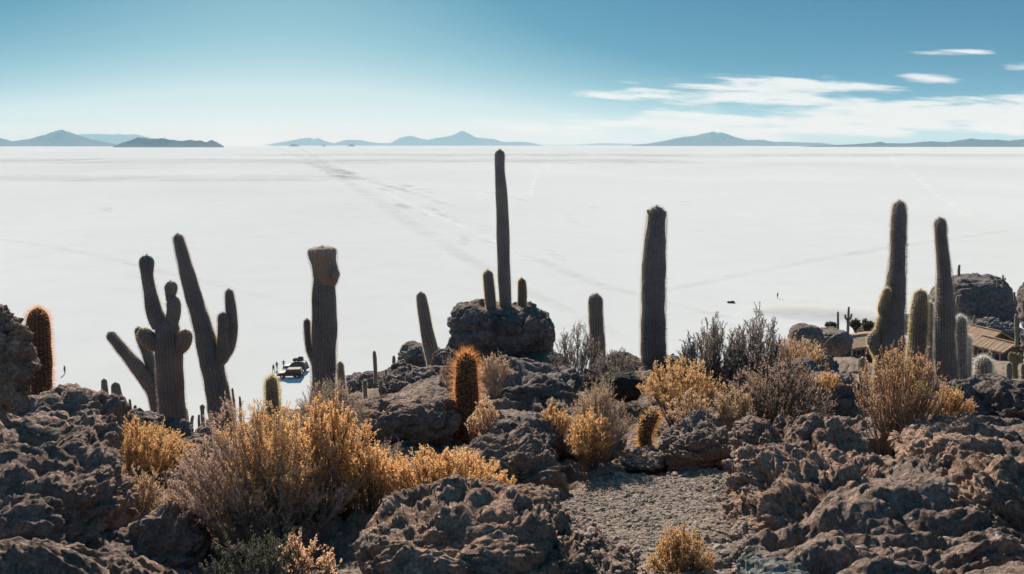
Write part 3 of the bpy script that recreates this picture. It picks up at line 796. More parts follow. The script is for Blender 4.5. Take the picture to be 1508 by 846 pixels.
def spines_mesh(fr, nrib, per, rng, step, k, length, width, seglen, up=0.25, top_only=0.0):
    """k thin spines at every areole on every rib"""
    C, R, T, X, Yv, prof, wob = fr
    n = len(C)
    tot = (n - 1) * seglen
    rows = max(3, int(tot / step))
    tt = (np.arange(rows) + 0.5) / rows * (n - 1)
    TT, RB = np.meshgrid(tt, np.arange(nrib), indexing='ij')
    TT = (TT + (RB % 2) * 0.5 * (n - 1) / rows + rng.uniform(-.2, .2, TT.shape) * (n - 1) / rows).clip(0, n - 1.001).ravel()
    th = RB.ravel() * 2 * math.pi / nrib + rng.uniform(-.02, .02, RB.size)
    i = TT.astype(int); f = (TT - i)[:, None]
    c = C[i] * (1 - f) + C[i + 1] * f; r = (R[i] * (1 - f[:, 0]) + R[i + 1] * f[:, 0]) * 1.06
    Rd = np.cos(th)[:, None] * X[i] + np.sin(th)[:, None] * Yv[i]
    # bend the outward direction to the axis where the radius shrinks (dome)
    dr = (R[np.minimum(i + 1, n - 1)] - R[i]) / seglen
    out = Rd - T[i] * np.clip(dr, -6, 0.0)[:, None]; out /= np.linalg.norm(out, axis=1)[:, None]
    P = c + Rd * r[:, None]
    P = np.repeat(P, k, 0); out = np.repeat(out, k, 0); Tn = np.repeat(T[i], k, 0)
    D = out + rng.normal(size=P.shape) * 0.42 + Tn * up * rng.rand(len(P), 1)
    D /= np.linalg.norm(D, axis=1)[:, None]
    ln = length * rng.uniform(0.45, 1.1, len(P))[:, None]
    side = np.cross(D, rng.normal(size=P.shape)); side /= np.linalg.norm(side, axis=1)[:, None]
    w = width * 0.5
    V = np.stack([P - side * w, P + side * w, P + D * ln], 1).reshape(-1, 3)
    return V, np.arange(len(V)).reshape(-1, 3)

def dense_path(pts, ext, seg, dome_=1.15):
    """pts: list of (world xyz, radius) bottom to top -> rounded column rows"""
    A = np.array([(*p[0], p[1]) for p in pts], float)
    if ext > 0:
        A = np.concatenate([[np.r_[A[0, :3] - [0, 0, ext], A[0, 3]]], A])
    C = catmull(A, 12)
    d = np.r_[0, np.cumsum(np.linalg.norm(np.diff(C[:, :3], axis=0), axis=1))]
    n = max(6, int(d[-1] / seg))
    s = np.linspace(0, d[-1], n)
    B = np.stack([np.interp(s, d, C[:, k]) for k in range(4)], 1)
    R = B[:, 3].copy(); seg_ = d[-1] / (n - 1)
    rt = R[-1]; x = (d[-1] - s)
    dome = x < rt * dome_
    R[dome] *= np.sqrt(np.clip(1 - (1 - x[dome] / (rt * dome_)) ** 2, 0.004, 1))
    return B[:, :3], R, seg_

SP = {'grey': M_SP_GREY, 'yellow': M_SP_YELL, 'orange': M_SP_ORAN, 'red': M_SP_RED, 'white': M_SP_WHITE, 'cream': M_SP_CREAM, 'gold': M_SP_GOLD}
def build_stem(d_, name, pts, root, rng, skin, spm, nrib, slen, k, step, ext, swidth, ribd=0.085, parent=None, lump=0.03):
    size = pts[-1][1]
    far = d_ > 20
    seg = max(0.02, size * (0.22 if not far else 0.5))
    C, R, sg = dense_path(pts, ext, seg if name != 'cap' else seg * 0.4, 0.35 if name == 'cap' else 1.15)
    per = 4 if not far else 2
    V, F, Ft, Fb, fr = column_mesh(C, R, nrib, per, rng, ribd, lump=lump)
    loc = np.array(root.location)
    F3 = np.concatenate([F[:, [0, 1, 2]], F[:, [0, 2, 3]], Ft, Fb])
    o = link(name, mesh_np(name, V - loc, F3, [skin], smooth=True), root)
    Vs, Fs = spines_mesh(fr, nrib, per, rng, step, k, slen, swidth, sg)
    q = link("spines", mesh_np("spines", Vs - loc, Fs, [SP[spm]]), o)
    tag(q, kind='stuff')
    return o

G_CROWN = "tall columnar cacti along the crest"
G_SMALL = "small cacti down the slope"
def cactus(label, d, stems, skin=None, spines='grey', nrib=22, slen=0.05, k=8, step=0.026, ext=0.45, group=G_CROWN, seed=0, ribd=0.045, name="columnar_cactus", swidth=None, lump=0.045):
    """stems: [(part name, [(px, py, width px), ...] bottom to top, depth offset, spine kind or None, ext or None)]"""
    rng = np.random.RandomState(seed + 101)
    b = stems[0][1][0]
    base = at(b[0], b[1], d)
    root = empty(name, base, label, "cactus", group)
    sw = swidth or max(0.003, 0.00026 * d)
    for st in stems:
        pn_, pts, dd = st[0], st[1], st[2] if len(st) > 2 else 0.0
        sm = st[3] if len(st) > 3 and st[3] else spines
        ex = st[4] if len(st) > 4 and st[4] is not None else (ext if pn_ == 'trunk' else 0.0)
        sk = st[5] if len(st) > 5 else (skin or M_SKIN)
        W = []
        for i, (x, y, w) in enumerate(pts):
            dk = d + dd * (min(1.0, i / max(1, len(pts) - 1)) if pn_ != 'trunk' else 1.0)
            W.append((tuple(at(x, y, dk)), w / 2 * dk / FPX * 0.93))
        nr = nrib if pn_ == 'trunk' else max(12, int(nrib * 0.8))
        build_stem(d, pn_, W, root, rng, sk, sm, nr, slen, k, step, ex, sw, ribd, lump=lump)
    return root

# left group
cactus("single young column with orange spines behind the left ridge", 10.2, [('trunk', [(58, 592, 38), (58, 560, 37), (57, 520, 35), (56, 480, 33), (56, 454, 29)], 0, 'orange')], skin=M_SKIN_DARK, slen=0.075, k=6, step=0.034, seed=1, ext=0.6)
cactus("branching cactus with two raised arms and a fat round lobe on each side", 12.6, [
    ('trunk', [(256, 640, 41), (254, 600, 40), (251, 560, 40), (249, 520, 39), (247, 490, 37), (244, 468, 30)], 0, None, 0.7),
    ('arm', [(238, 480, 26), (228, 462, 25), (221, 430, 20), (217, 408, 17), (216, 390, 21), (216, 376, 19)], 0.0),
    ('arm', [(251, 480, 22), (256, 460, 20), (255, 445, 21), (251, 440, 14), (252, 425, 19), (251, 414, 17)], 0.1),
    ('arm', [(240, 508, 18), (228, 506, 24), (217, 497, 24), (207, 485, 18)], -0.1, 'yellow'),
    ('arm', [(258, 518, 16), (266, 512, 22), (272, 500, 24), (273, 486, 19)], -0.1, 'yellow')], nrib=24, slen=0.04, k=5, step=0.035, seed=2)
cactus("two slender grey stems leaning left behind the branching cactus", 13.6, [
    ('trunk', [(240, 650, 24), (233, 600, 24), (226, 575, 23), (205, 545, 21), (180, 515, 17), (160, 490, 14)], 0, None, 0.7),
    ('arm', [(238, 600, 22), (232, 560, 21), (219, 525, 18), (208, 500, 14), (203, 482, 11)], 0.3)], nrib=18, slen=0.035, seed=3)
cactus("tall cactus leaning left with two upright arms on its right side", 12.2, [
    ('trunk', [(330, 650, 36), (324, 600, 36), (317, 560, 35), (308, 520, 33), (298, 480, 28), (286, 440, 24), (275, 400, 21), (266, 365, 18), (261, 345, 15)], 0, None, 0.6),
    ('arm', [(322, 532, 20), (329, 520, 20), (329, 495, 18), (328, 475, 16), (328, 461, 14)], -0.12),
    ('arm', [(325, 530, 18), (337, 512, 18), (341, 490, 17), (341, 465, 16), (339, 445, 15), (337, 426, 13)], 0.1)], nrib=22, slen=0.035, seed=4)
cactus("thick flat-topped cactus with a brown corky cap and a thin side arm", 12.0, [
    ('trunk', [(476, 590, 38), (477, 560, 38), (477, 520, 38), (478, 480, 37), (477, 440, 35), (477, 405, 32), (477, 375, 30)], 0, None, 0.6),
    ('arm', [(469, 545, 9), (457, 520, 10), (453, 495, 10), (452, 470, 9)], 0.05),
    ('cap', [(479, 417, 30), (481, 408, 37), (478, 392, 39), (475, 377, 43), (474, 363, 42)], -0.03, 'grey', 0, M_SKIN_BROWN),
    ('cap', [(482, 410, 16), (490, 405, 17), (495, 403, 13)], -0.16, 'grey', 0, M_SKIN_BROWN)], nrib=26, slen=0.035, seed=5)
cactus("small round-topped spiny cactus poking out of the mauve shrub", 8.6, [('trunk', [(402, 605, 20), (401, 585, 20), (400, 565, 19), (400, 555, 17)], 0, 'yellow')], slen=0.055, k=7, step=0.025, group="small spiny cacti near the camera", seed=6, ext=0.3)
cactus("slim pale-rimmed cactus just right of the thick flat-topped one", 21, [('trunk', [(505, 590, 13), (503, 565, 12), (501, 545, 11), (501, 533, 9)], 0, 'white')], slen=0.05, group=G_SMALL, seed=7)
cactus("thin dark cactus standing on the far grey outcrop", 34, [('trunk', [(553, 550, 6), (552, 530, 6), (551, 517, 4)], 0)], nrib=14, slen=0.04, k=3, step=0.06, group=G_SMALL, seed=8)
cactus("grey cactus leaning left against the hump of rock", 24, [('trunk', [(640, 540, 22), (636, 520, 22), (629, 490, 21), (624, 460, 19), (619, 430, 14)], 0, 'white')], slen=0.06, k=5, nrib=20, step=0.04, seed=9)
# knoll
cactus("tallest cactus of all, rising from the rock knoll above the horizon", 21.5, [('trunk', [(744, 470, 20), (744, 440, 20), (742, 400, 20), (741, 360, 19), (740, 320, 18), (738, 280, 17), (736, 250, 16), (736, 220, 16)], 0, 'white')], slen=0.045, nrib=20, step=0.045, k=5, seed=10, ext=0.8)
cactus("short cactus on the knoll at the left foot of the tallest one", 21.2, [('trunk', [(724, 462, 15), (722, 440, 16), (720, 420, 16), (718, 398, 14)], 0, 'yellow')], slen=0.06, nrib=16, step=0.045, seed=11, ext=0.6)
cactus("slim short cactus on the knoll at the right foot of the tallest one", 21.9, [('trunk', [(767, 470, 12), (769, 445, 13), (769, 425, 13), (768, 410, 10)], 0, 'yellow')], slen=0.05, nrib=16, step=0.045, seed=12, ext=0.6)
cactus("grey cactus behind the grey-green bush right of the knoll", 18.5, [('trunk', [(881, 545, 23), (880, 510, 23), (878, 475, 22), (877, 445, 21), (879, 433, 17)], 0, 'grey')], slen=0.045, nrib=20, seed=13, ext=0.7)
C12 = cactus("thick upright lone cactus with two dark flower buds at its top", 13.2, [('trunk', [(962, 545, 38), (962, 510, 38), (962, 470, 37), (962, 430, 36), (963, 390, 34), (965, 350, 31), (967, 320, 28), (967, 304, 24)], 0, 'grey')], slen=0.055, nrib=26, step=0.03, k=6, seed=14, ext=0.6)
# near spiny ones
cactus("young barrel-like cactus glowing with long golden orange spines", 8.6, [('trunk', [(688, 612, 32), (688, 590, 33), (687, 565, 33), (687, 540, 31), (686, 520, 22)], 0, 'orange')], skin=M_SKIN_DARK, slen=0.125, k=6, step=0.036, nrib=18, ribd=0.11, group="small spiny cacti near the camera", seed=15, ext=0.4, swidth=0.003)
cactus("small curved cactus with golden spines beside the dark rock block", 7.6, [('trunk', [(955, 672, 17), (951, 655, 20), (950, 640, 22), (954, 624, 22), (963, 613, 20), (970, 611, 16)], 0, 'gold')], skin=M_SKIN_DARK, slen=0.085, k=5, step=0.03, nrib=16, group="small spiny cacti near the camera", seed=16, ext=0.3, swidth=0.003)
# right group
cactus("tallest right cactus with a knobbly yellow growth along its left side", 13.8, [
    ('trunk', [(1306, 570, 42), (1308, 540, 40), (1312, 500, 38), (1315, 460, 34), (1319, 420, 27), (1322, 380, 23), (1323, 340, 21), (1324, 315, 20), (1324, 296, 16)], 0, 'grey', 0.7),
    ('arm', [(1299, 570, 17), (1296, 545, 17), (1295, 528, 13), (1289, 513, 16), (1287, 500, 18), (1294, 487, 12), (1299, 474, 16), (1301, 461, 11), (1302, 447, 14), (1303, 432, 12)], 0.02, 'cream', 0.5),
    ('arm', [(1306, 470, 14), (1300, 455, 14), (1305, 435, 12), (1306, 425, 9)], -0.15, 'cream', 0)], slen=0.055, k=6, nrib=24, seed=17)
cactus("blunt shorter cactus between the two tall right ones", 14.6, [('trunk', [(1346, 570, 28), (1349, 530, 28), (1352, 490, 26), (1354, 455, 24), (1356, 427, 19)], 0, 'cream')], slen=0.06, k=6, nrib=22, seed=18, ext=0.7)
cactus("thin white woolly cactus hidden right behind the blunt one", 15.6, [('trunk', [(1366, 570, 12), (1367, 530, 12), (1368, 480, 11), (1369, 445, 9)], 0, 'white')], slen=0.08, k=7, nrib=14, seed=19, ext=0.7)
cactus("second tallest right cactus, bent at the top and leaning left", 14.0, [('trunk', [(1395, 568, 30), (1394, 540, 30), (1392, 500, 28), (1392, 460, 26), (1391, 420, 23), (1389, 385, 18), (1386, 355, 16), (1385, 335, 17), (1384, 321, 14)], 0, 'grey')], slen=0.045, k=6, nrib=22, seed=20, ext=0.7)
cactus("pale woolly cactus right of the bent tall one", 16, [('trunk', [(1414, 575, 19), (1414, 540, 19), (1414, 500, 18), (1414, 466, 15)], 0, 'white'), ('arm', [(1424, 575, 9), (1425, 540, 9), (1425, 505, 8), (1425, 494, 6)], 0.2, 'white', 0.4)], slen=0.085, k=8, nrib=18, seed=21, ext=0.7)
cactus("round white woolly cactus in front of the cottage", 17, [('trunk', [(1448, 570, 22), (1448, 548, 24), (1448, 526, 20)], 0, 'white')], slen=0.11, k=9, nrib=16, seed=22, ext=0.7)
# small ones beyond the left ridge
def small(label, d, segs, sp='grey', skin=M_SKIN_GREEN, seed=0, nrib=14, slen=0.05, ex=0.9, name="columnar_cactus"):
    st = [('trunk' if i == 0 else 'arm', s, 0.0, None, ex if i == 0 else 0.25) for i, s in enumerate(segs)]
    return cactus(label, d, st, skin=skin, spines=sp, nrib=nrib, slen=slen, k=3, step=0.07, ext=1.0, group=G_SMALL, seed=seed)
small("small green cactus behind the ridge, taller left one of the clump", 27, [[(157, 615, 10), (155, 585, 10), (153, 558, 8)], [(163, 615, 12), (161, 595, 13), (159, 585, 11)], [(151, 615, 8), (148, 600, 9), (147, 590, 7)]], 'white', seed=30)
small("smooth slightly leaning small green cactus behind the ridge", 28, [[(178, 620, 15), (175, 595, 15), (171, 575, 14), (170, 563, 11)]], 'white', seed=31)
small("tiny clump of pale buds behind the ridge, right of the green cacti", 30, [[(193, 620, 5), (192, 600, 4), (191, 588, 3)], [(186, 615, 6), (186, 603, 6), (186, 597, 5)], [(199, 615, 6), (199, 603, 5), (199, 597, 4)]], 'yellow', seed=32)
small("small knobbly cactus seen between the two big left cacti, nearest the first", 34, [[(277, 650, 7), (276, 625, 6), (274, 602, 4)], [(281, 645, 6), (282, 625, 5), (284, 612, 4)]], 'white', seed=33)
small("small dark cactus with a flaring top between the two big left cacti", 32, [[(300, 650, 8), (299, 625, 6), (298, 605, 6), (298, 596, 10)], [(295, 640, 5), (293, 622, 4), (293, 611, 3)]], 'grey', seed=34)
small("low pair of pale-rimmed cacti left of the leaning cactus foot", 33, [[(306, 650, 6), (306, 630, 6), (306, 618, 5)], [(312, 650, 5), (312, 630, 5), (313, 612, 4)]], 'white', seed=35)
small("thin dark stick-like cactus right of the leaning cactus foot", 36, [[(347, 640, 4), (345, 600, 4), (342, 572, 3)]], 'grey', seed=36)
small("tiny dark cactus tip above the mauve shrub", 40, [[(355, 640, 4), (354, 600, 4), (353, 584, 3)]], 'white', seed=37)
small("tiny cactus behind the left edge boulder", 22, [[(33, 610, 6), (32, 585, 6), (32, 566, 4)]], 'grey', seed=38)
# rimmed ones on the middle slope
small("slim pale-rimmed cactus low on the far outcrop, left one of two", 22, [[(539, 600, 7), (538, 580, 7), (537, 560, 6)]], 'white', seed=40)
small("short pale-rimmed cactus low on the far outcrop, right one of two", 22, [[(562, 580, 6), (561, 565, 7), (561, 558, 6)]], 'white', seed=41)
small("tiny bright yellow-rimmed cactus below the rock hump", 20, [[(586, 560, 6), (588, 542, 8), (593, 538, 7)]], 'yellow', seed=42)
small("very small cactus on the face of the rock hump", 27, [[(580, 540, 5), (580, 530, 5), (580, 524, 4)]], 'white', seed=43)
# right distance
small("plain dark distant cactus behind the rounded boulders", 100, [[(1234, 500, 3.4), (1234, 475, 3.4), (1234, 459, 2.6)]], 'grey', M_SKIN, seed=50)
small("dark distant cactus with two raised arms behind the rounded boulders", 98, [[(1248, 505, 4), (1249, 475, 4), (1250, 452, 2.6)], [(1248, 472, 3), (1245, 468, 3), (1245, 463, 2.4)], [(1250, 472, 3), (1253, 468, 3), (1254, 462, 2.4)]], 'grey', M_SKIN, seed=51)
small("tiny cactus between the two rounded boulders", 46, [[(1210, 500, 2.6), (1210, 490, 2.6), (1210, 482, 2.2)]], 'grey', M_SKIN, seed=52)
small("stubby dark cactus on top of the rock hill", 148, [[(1412, 404, 3.6), (1412, 398, 3.6), (1413, 390, 3.0)]], 'grey', M_SKIN, seed=53, ex=0.4)
small("branched dark cactus on the right top of the rock hill", 148, [[(1477, 421, 2.6), (1477, 414, 2.6), (1477, 405, 2.0)], [(1477, 414, 2), (1480, 412, 2), (1480, 409, 1.8)], [(1477, 415, 2), (1474, 413, 1.8), (1474, 411, 1.6)]], 'grey', M_SKIN, seed=54, ex=0.4)
small("small dark cactus stub beside the branched one on the rock hill", 148, [[(1469, 420, 2.6), (1469, 417, 2.6), (1469, 412, 2.2)]], 'grey', M_SKIN, seed=55, ex=0.4)
small("thin dark cactus on the right flank of the rock hill", 144, [[(1495, 444, 2.8), (1494, 438, 2.8), (1494, 430, 2.2)]], 'grey', M_SKIN, seed=56, ex=0.4)
small("pale slim cactus in front of the rock hill, beside the bent tall cactus", 75, [[(1407, 470, 4.5), (1409, 450, 4.5), (1411, 435, 4)], [(1407, 460, 3), (1405, 450, 3), (1406, 444, 2.5)]], 'white', seed=57)
small("pale slim cactus just above the big cottage roof", 135, [[(1434, 490, 3), (1434, 475, 3), (1435, 465, 2.6)]], 'white', seed=58)
small("pale cactus at the right edge above the cottages", 90, [[(1497, 500, 4), (1496, 475, 4), (1496, 463, 3)]], 'white', seed=59)
small("candelabra cactus with thick pale-rimmed arms at the lower right", 28, [[(1495, 560, 8), (1494, 540, 8), (1494, 528, 8), (1494, 520, 6)], [(1492, 538, 6), (1489, 530, 7), (1489, 519, 6)], [(1496, 538, 6), (1500, 530, 7), (1500, 521, 6)]], 'yellow', seed=60, slen=0.06)
small("short pale-rimmed cactus left of the candelabra cactus", 27, [[(1486, 560, 8), (1486, 545, 8), (1486, 534, 7)]], 'white', seed=61)
small("short pale-rimmed cactus cut off by the right edge", 27, [[(1508, 560, 9), (1508, 545, 9), (1508, 535, 7)]], 'white', seed=62)
small("pale-rimmed small cactus right behind the round woolly one", 20, [[(1457, 550, 7), (1457, 535, 6), (1457, 519, 5)]], 'white', seed=63)
small("pale-rimmed slim cactus left of the bent tall cactus foot", 17, [[(1369, 570, 9), (1370, 545, 9), (1371, 528, 8)]], 'white', seed=64)
small("pale-rimmed cactus behind the orange bush near the path", 20, [[(1272, 575, 13), (1271, 550, 14), (1270, 527, 12)]], 'white', seed=65, slen=0.06)
small("tiny cactus by the dark bushes near the shore", 120, [[(1289, 490, 3), (1289, 480, 3), (1289, 475, 2.4)]], 'grey', M_SKIN, seed=66)
# flower buds at the top of the lone cactus
M_BUD = plain_mat("dark_flower_bud", (0.05, 0.035, 0.03), 0.9)
for (x, y, s) in ((954.5, 312, .8), (979.5, 314, .8), (980, 319, .6)):
    b = bmesh.new(); bmesh.ops.create_icosphere(b, subdivisions=2, radius=0.032 * s)
    for v in b.verts:
        v.co.z *= 1.3; v.co.x *= 0.7 + 0.5 * (v.co.z > 0)
    me = bpy.data.meshes.new("flower_bud"); b.to_mesh(me); b.free(); me.materials.append(M_BUD)
    o = link("flower_bud", me, C12, at(x, y, 13.2) - C12.location)
print("cacti", round(time.time() - T_START, 1))
# ------------------------------------------------------------------ shrubs
M_TWIG = plain_mat("dry_twigs", (0.20, 0.155, 0.125), 0.95, noise=0.35, nscale=30, spec=0.1)
M_TWIG_PALE = plain_mat("pale_twigs", (0.33, 0.27, 0.23), 0.95, noise=0.35, nscale=30, spec=0.1)
M_TWIG_DARK = plain_mat("dark_twigs", (0.09, 0.075, 0.068), 0.95, noise=0.35, nscale=30, spec=0.1)
LF = {
 'gold':   (leaf_mat("golden_leaves", (0.95, 0.66, 0.35), (0.78, 0.47, 0.21), 0.52), ),
 'amber':  (leaf_mat("amber_leaves", (0.95, 0.63, 0.40), (0.76, 0.46, 0.27), 0.5), ),
 'straw':  (leaf_mat("straw_leaves", (0.92, 0.68, 0.45), (0.68, 0.48, 0.30), 0.45), ),
 'beige':  (leaf_mat("beige_leaves", (0.76, 0.58, 0.43), (0.50, 0.37, 0.27), 0.4), ),
 'mauve':  (leaf_mat("mauve_grey_leaves", (0.90, 0.66, 0.51), (0.60, 0.43, 0.34), 0.35), ),
 'grey':   (leaf_mat("grey_leaves", (0.54, 0.46, 0.40), (0.28, 0.245, 0.21), 0.3), ),
 'green':  (leaf_mat("grey_green_leaves", (0.20, 0.185, 0.14), (0.09, 0.09, 0.072), 0.35), ),
 'olive':  (leaf_mat("olive_leaves", (0.22, 0.17, 0.09), (0.09, 0.078, 0.045), 0.35), ),
}

def norm(a): return a / (np.linalg.norm(a, axis=-1, keepdims=True) + 1e-9)

def prisms(P0, P1, r0, r1):
    """three-sided tapered twigs"""
    D = norm(P1 - P0)
    a = norm(np.cross(D, np.array([0.31, 0.77, 0.55]))); b = np.cross(D, a)
    V = []
    for P, r in ((P0, r0), (P1, r1)):
        for k in range(3):
            t = k * 2 * math.pi / 3
            V.append(P + (a * math.cos(t) + b * math.sin(t)) * np.asarray(r).reshape(-1, 1))
    V = np.stack(V, 1)
    n = len(P0); base = np.arange(n)[:, None] * 6
    F = np.concatenate([np.stack([base[:, 0] + k, base[:, 0] + (k + 1) % 3, base[:, 0] + 3 + (k + 1) % 3, base[:, 0] + 3 + k], 1) for k in range(3)])
    return V.reshape(-1, 3), F

def shrub(label, px, py, w, h, seed, nst=70, ntw=12, nlf=14, leaf=0.014, lw=0.4, twig=0.13, tip='gold', low='olive', stem=None,
          d=None, dy=None, spread=0.55, upr=0.5, start=0.4, tipfrac=0.55, shape=1.0, group="shrubs between the rocks", name="shrub", thick=1.0, lean=0.0, leafspread=0.75, patch=None):
    """shrub whose foot is at photo pixel (px, py), w x h pixels; d: distance (else the ground seen there)"""
    rng = np.random.RandomState(seed + 500)
    if leaf < 0.1:
        leaf *= 0.78; nlf = int(nlf * 1.35); upr = upr + 0.3
    if d is None:
        p = hit_px(px, py)
        if p.y > 30: p = at(px, py, 8.0)
    else:
        p = at(px, py, d)
    p = Vector(p); s = p.y / FPX
    W = w * s / 2; H = h * s; D = dy if dy else W * 0.85
    root = empty(name, p, label, "shrub", group)
    # main stems
    u = np.sqrt(rng.rand(nst)); az = rng.rand(nst) * 2 * math.pi
    ht = H * (1 - u ** 2.2 * (0.62 * shape)) * rng.uniform(0.74, 1.0, nst)
    tipv = np.stack([W * u * np.cos(az) * rng.uniform(.85, 1.05, nst) + lean * ht, D * u * np.sin(az), ht], 1)
    b0 = np.stack([rng.normal(size=nst) * W * 0.10, rng.normal(size=nst) * D * 0.10, -0.12 * np.ones(nst)], 1) + np.stack([tipv[:, 0] * 0.18, tipv[:, 1] * 0.18, 0 * ht], 1)
    ctl = np.stack([b0[:, 0] + (tipv[:, 0] - b0[:, 0]) * spread + rng.normal(size=nst) * W * .06, b0[:, 1] + (tipv[:, 1] - b0[:, 1]) * spread + rng.normal(size=nst) * D * .06, tipv[:, 2] * (0.45 + 0.1 * rng.rand(nst))], 1)
    def bez(t):
        t = t[..., None]
        return (1 - t) ** 2 * b0[:, None] + 2 * t * (1 - t) * ctl[:, None] + t ** 2 * tipv[:, None]
    def dbez(t):
        t = t[..., None]
        return 2 * (1 - t) * (ctl - b0)[:, None] + 2 * t * (tipv - ctl)[:, None]
    ns = 5
    ts = np.tile(np.linspace(0, 1, ns + 1), (nst, 1))
    B = bez(ts) + rng.normal(size=(nst, ns + 1, 3)) * W * 0.012
    rs = (0.0048 * thick * max(1.0, H / 0.5) ** 0.5) * (1 - 0.78 * ts)
    V1, F1 = prisms(B[:, :-1].reshape(-1, 3), B[:, 1:].reshape(-1, 3), rs[:, :-1].ravel(), rs[:, 1:].ravel())
    # twigs
    tt = start + (1 - start) * rng.rand(nst, ntw) ** 0.8
    Pt = bez(tt).reshape(-1, 3); Dt = norm(dbez(tt).reshape(-1, 3))
    dirs = norm(Dt + rng.normal(size=Pt.shape) * 0.55 + np.array([0, 0, upr]))
    lt = twig * rng.uniform(0.5, 1.15, len(Pt)) * (1.05 - 0.35 * tt.ravel())
    Pe = Pt + dirs * lt[:, None]
    tw0 = 0.0017 * thick * max(1, s * 1255 / 5) ** 0.6
    V2, F2 = prisms(Pt, Pe, np.full(len(Pt), tw0), np.full(len(Pt), tw0 * 0.45))
    Vst = np.concatenate([V1, V2]); Fst = np.concatenate([F1, F2 + len(V1)])
    o = link("stems", mesh_np("stems", Vst, Fst, [stem or M_TWIG]), root)
    tag(o, kind='stuff')
    # leaves
    sl = 0.12 + 0.88 * rng.rand(len(Pt), nlf) ** 0.7
    Pl = (Pt[:, None] + dirs[:, None] * (lt[:, None] * sl)[..., None]).reshape(-1, 3)
    Dl = np.repeat(dirs, nlf, 0)
    Dl = norm(Dl + rng.normal(size=Pl.shape) * leafspread)
    side = norm(np.cross(Dl, rng.normal(size=Pl.shape)))
    ln = leaf * rng.uniform(0.6, 1.3, len(Pl))[:, None]
    wd = ln * lw
    Vl = np.stack([Pl, Pl + Dl * ln * 0.45 + side * wd * 0.5, Pl + Dl * ln, Pl + Dl * ln * 0.45 - side * wd * 0.5], 1).reshape(-1, 3)
    Fl = np.arange(len(Vl)).reshape(-1, 4)
    hf = Pl[:, 2] / H; rf = np.hypot(Pl[:, 0] / W, Pl[:, 1] / D)
    # blossoms at the outer tips, older leaves inside
    sc = (np.repeat(tt.ravel(), nlf) * 0.6 + sl.ravel() * 0.4)
    nz = pn(Pl / (W * 0.35) + seed) * 0.25
    istip = (sc + nz + rng.normal(size=len(Pl)) * 0.08) > (1 - tipfrac)
    mats = [LF[low][0], LF[tip][0]]
    mi = istip.astype(np.int32)
    if patch:           # a clump of other-coloured tips: (kind, centre x -1..1, centre z 0..1, radius)
        kd, cx, cz, cr = patch
        mats.append(LF[kd][0])
        dd_ = np.hypot(Pl[:, 0] / W - cx, (hf - cz) * H / W) + pn(Pl / (W * 0.2) + 9) * 0.25
        mi = np.where((dd_ < cr) & istip, 2, mi)
    q = link("leaves", mesh_np("leaves", Vl, Fl, mats, mi), root)
    tag(q, kind='stuff')
    return root

G_S = "dry shrubs between the rocks"
shrub("largest shrub, mauve grey brush at lower left with golden right shoulder", 402, 805, 300, 246, 1, nst=240, ntw=20, nlf=19, leaf=0.014, twig=0.12, tip='mauve', low='olive', d=4.9, dy=0.38, stem=M_TWIG_PALE, tipfrac=0.5, start=0.35, group=G_S, lean=-0.12, patch=('gold', 0.30, 0.80, 0.66))
shrub("golden dense shrub on the right flank of the largest shrub", 482, 770, 220, 205, 2, nst=150, ntw=18, nlf=22, leaf=0.014, lw=0.6, twig=0.11, tip='gold', low='olive', d=5.2, dy=0.3, tipfrac=0.5, group=G_S)
shrub("low row of yellow shrub behind the bottom centre boulder", 650, 752, 215, 96, 3, nst=130, ntw=12, nlf=16, leaf=0.015, lw=0.55, twig=0.10, tip='gold', low='olive', d=5.0, dy=0.25, shape=0.5, tipfrac=0.62, group=G_S)
shrub("yellow sprays between the golden shrub and the low yellow row", 545, 735, 90, 78, 4, nst=46, ntw=12, nlf=16, leaf=0.016, lw=0.6, twig=0.09, tip='gold', low='olive', d=5.0, tipfrac=0.6, group=G_S)
shrub("tiny yellow tuft at the right end of the low yellow row", 742, 742, 50, 48, 5, nst=22, ntw=8, nlf=14, leaf=0.015, lw=0.6, twig=0.06, tip='gold', low='olive', d=4.7, tipfrac=0.7, group=G_S)
shrub("yellow shrub at left below the branching cactus", 206, 705, 176, 94, 6, nst=130, ntw=13, nlf=15, leaf=0.017, lw=0.5, twig=0.13, tip='gold', low='olive', d=7.4, dy=0.4, tipfrac=0.62, group=G_S, shape=0.8)
shrub("small olive straw shrub under the left yellow shrub", 205, 775, 96, 102, 7, nst=70, ntw=12, nlf=13, leaf=0.013, twig=0.10, tip='straw', low='olive', d=5.8, tipfrac=0.5, group=G_S)
shrub("dark green sprig shrub with orange berries at the bottom edge", 400, 905, 235, 128, 8, nst=60, ntw=12, nlf=14, leaf=0.013, lw=0.6, twig=0.08, tip='green', low='green', d=3.1, dy=0.22, tipfrac=0.4, group=G_S, patch=('amber', 0.7, 0.75, 0.5), shape=0.7, stem=M_TWIG_DARK)
shrub("beige brush in front of the thick flat-topped cactus", 486, 640, 118, 80, 9, nst=90, ntw=12, nlf=12, leaf=0.017, lw=0.32, twig=0.17, tip='beige', low='grey', d=8.2, dy=0.45, tipfrac=0.65, group=G_S, stem=M_TWIG_PALE)
shrub("beige tuft right behind the golden spiny cactus", 728, 568, 58, 46, 10, nst=60, ntw=9, nlf=11, leaf=0.018, lw=0.35, twig=0.14, tip='straw', low='grey', d=10.2, tipfrac=0.7, group=G_S, stem=M_TWIG_PALE)
shrub("pale twiggy tuft left behind the golden spiny cactus", 662, 565, 34, 38, 11, nst=30, ntw=8, nlf=9, leaf=0.016, lw=0.35, twig=0.13, tip='mauve', low='grey', d=10.0, tipfrac=0.6, group=G_S, stem=M_TWIG_PALE)
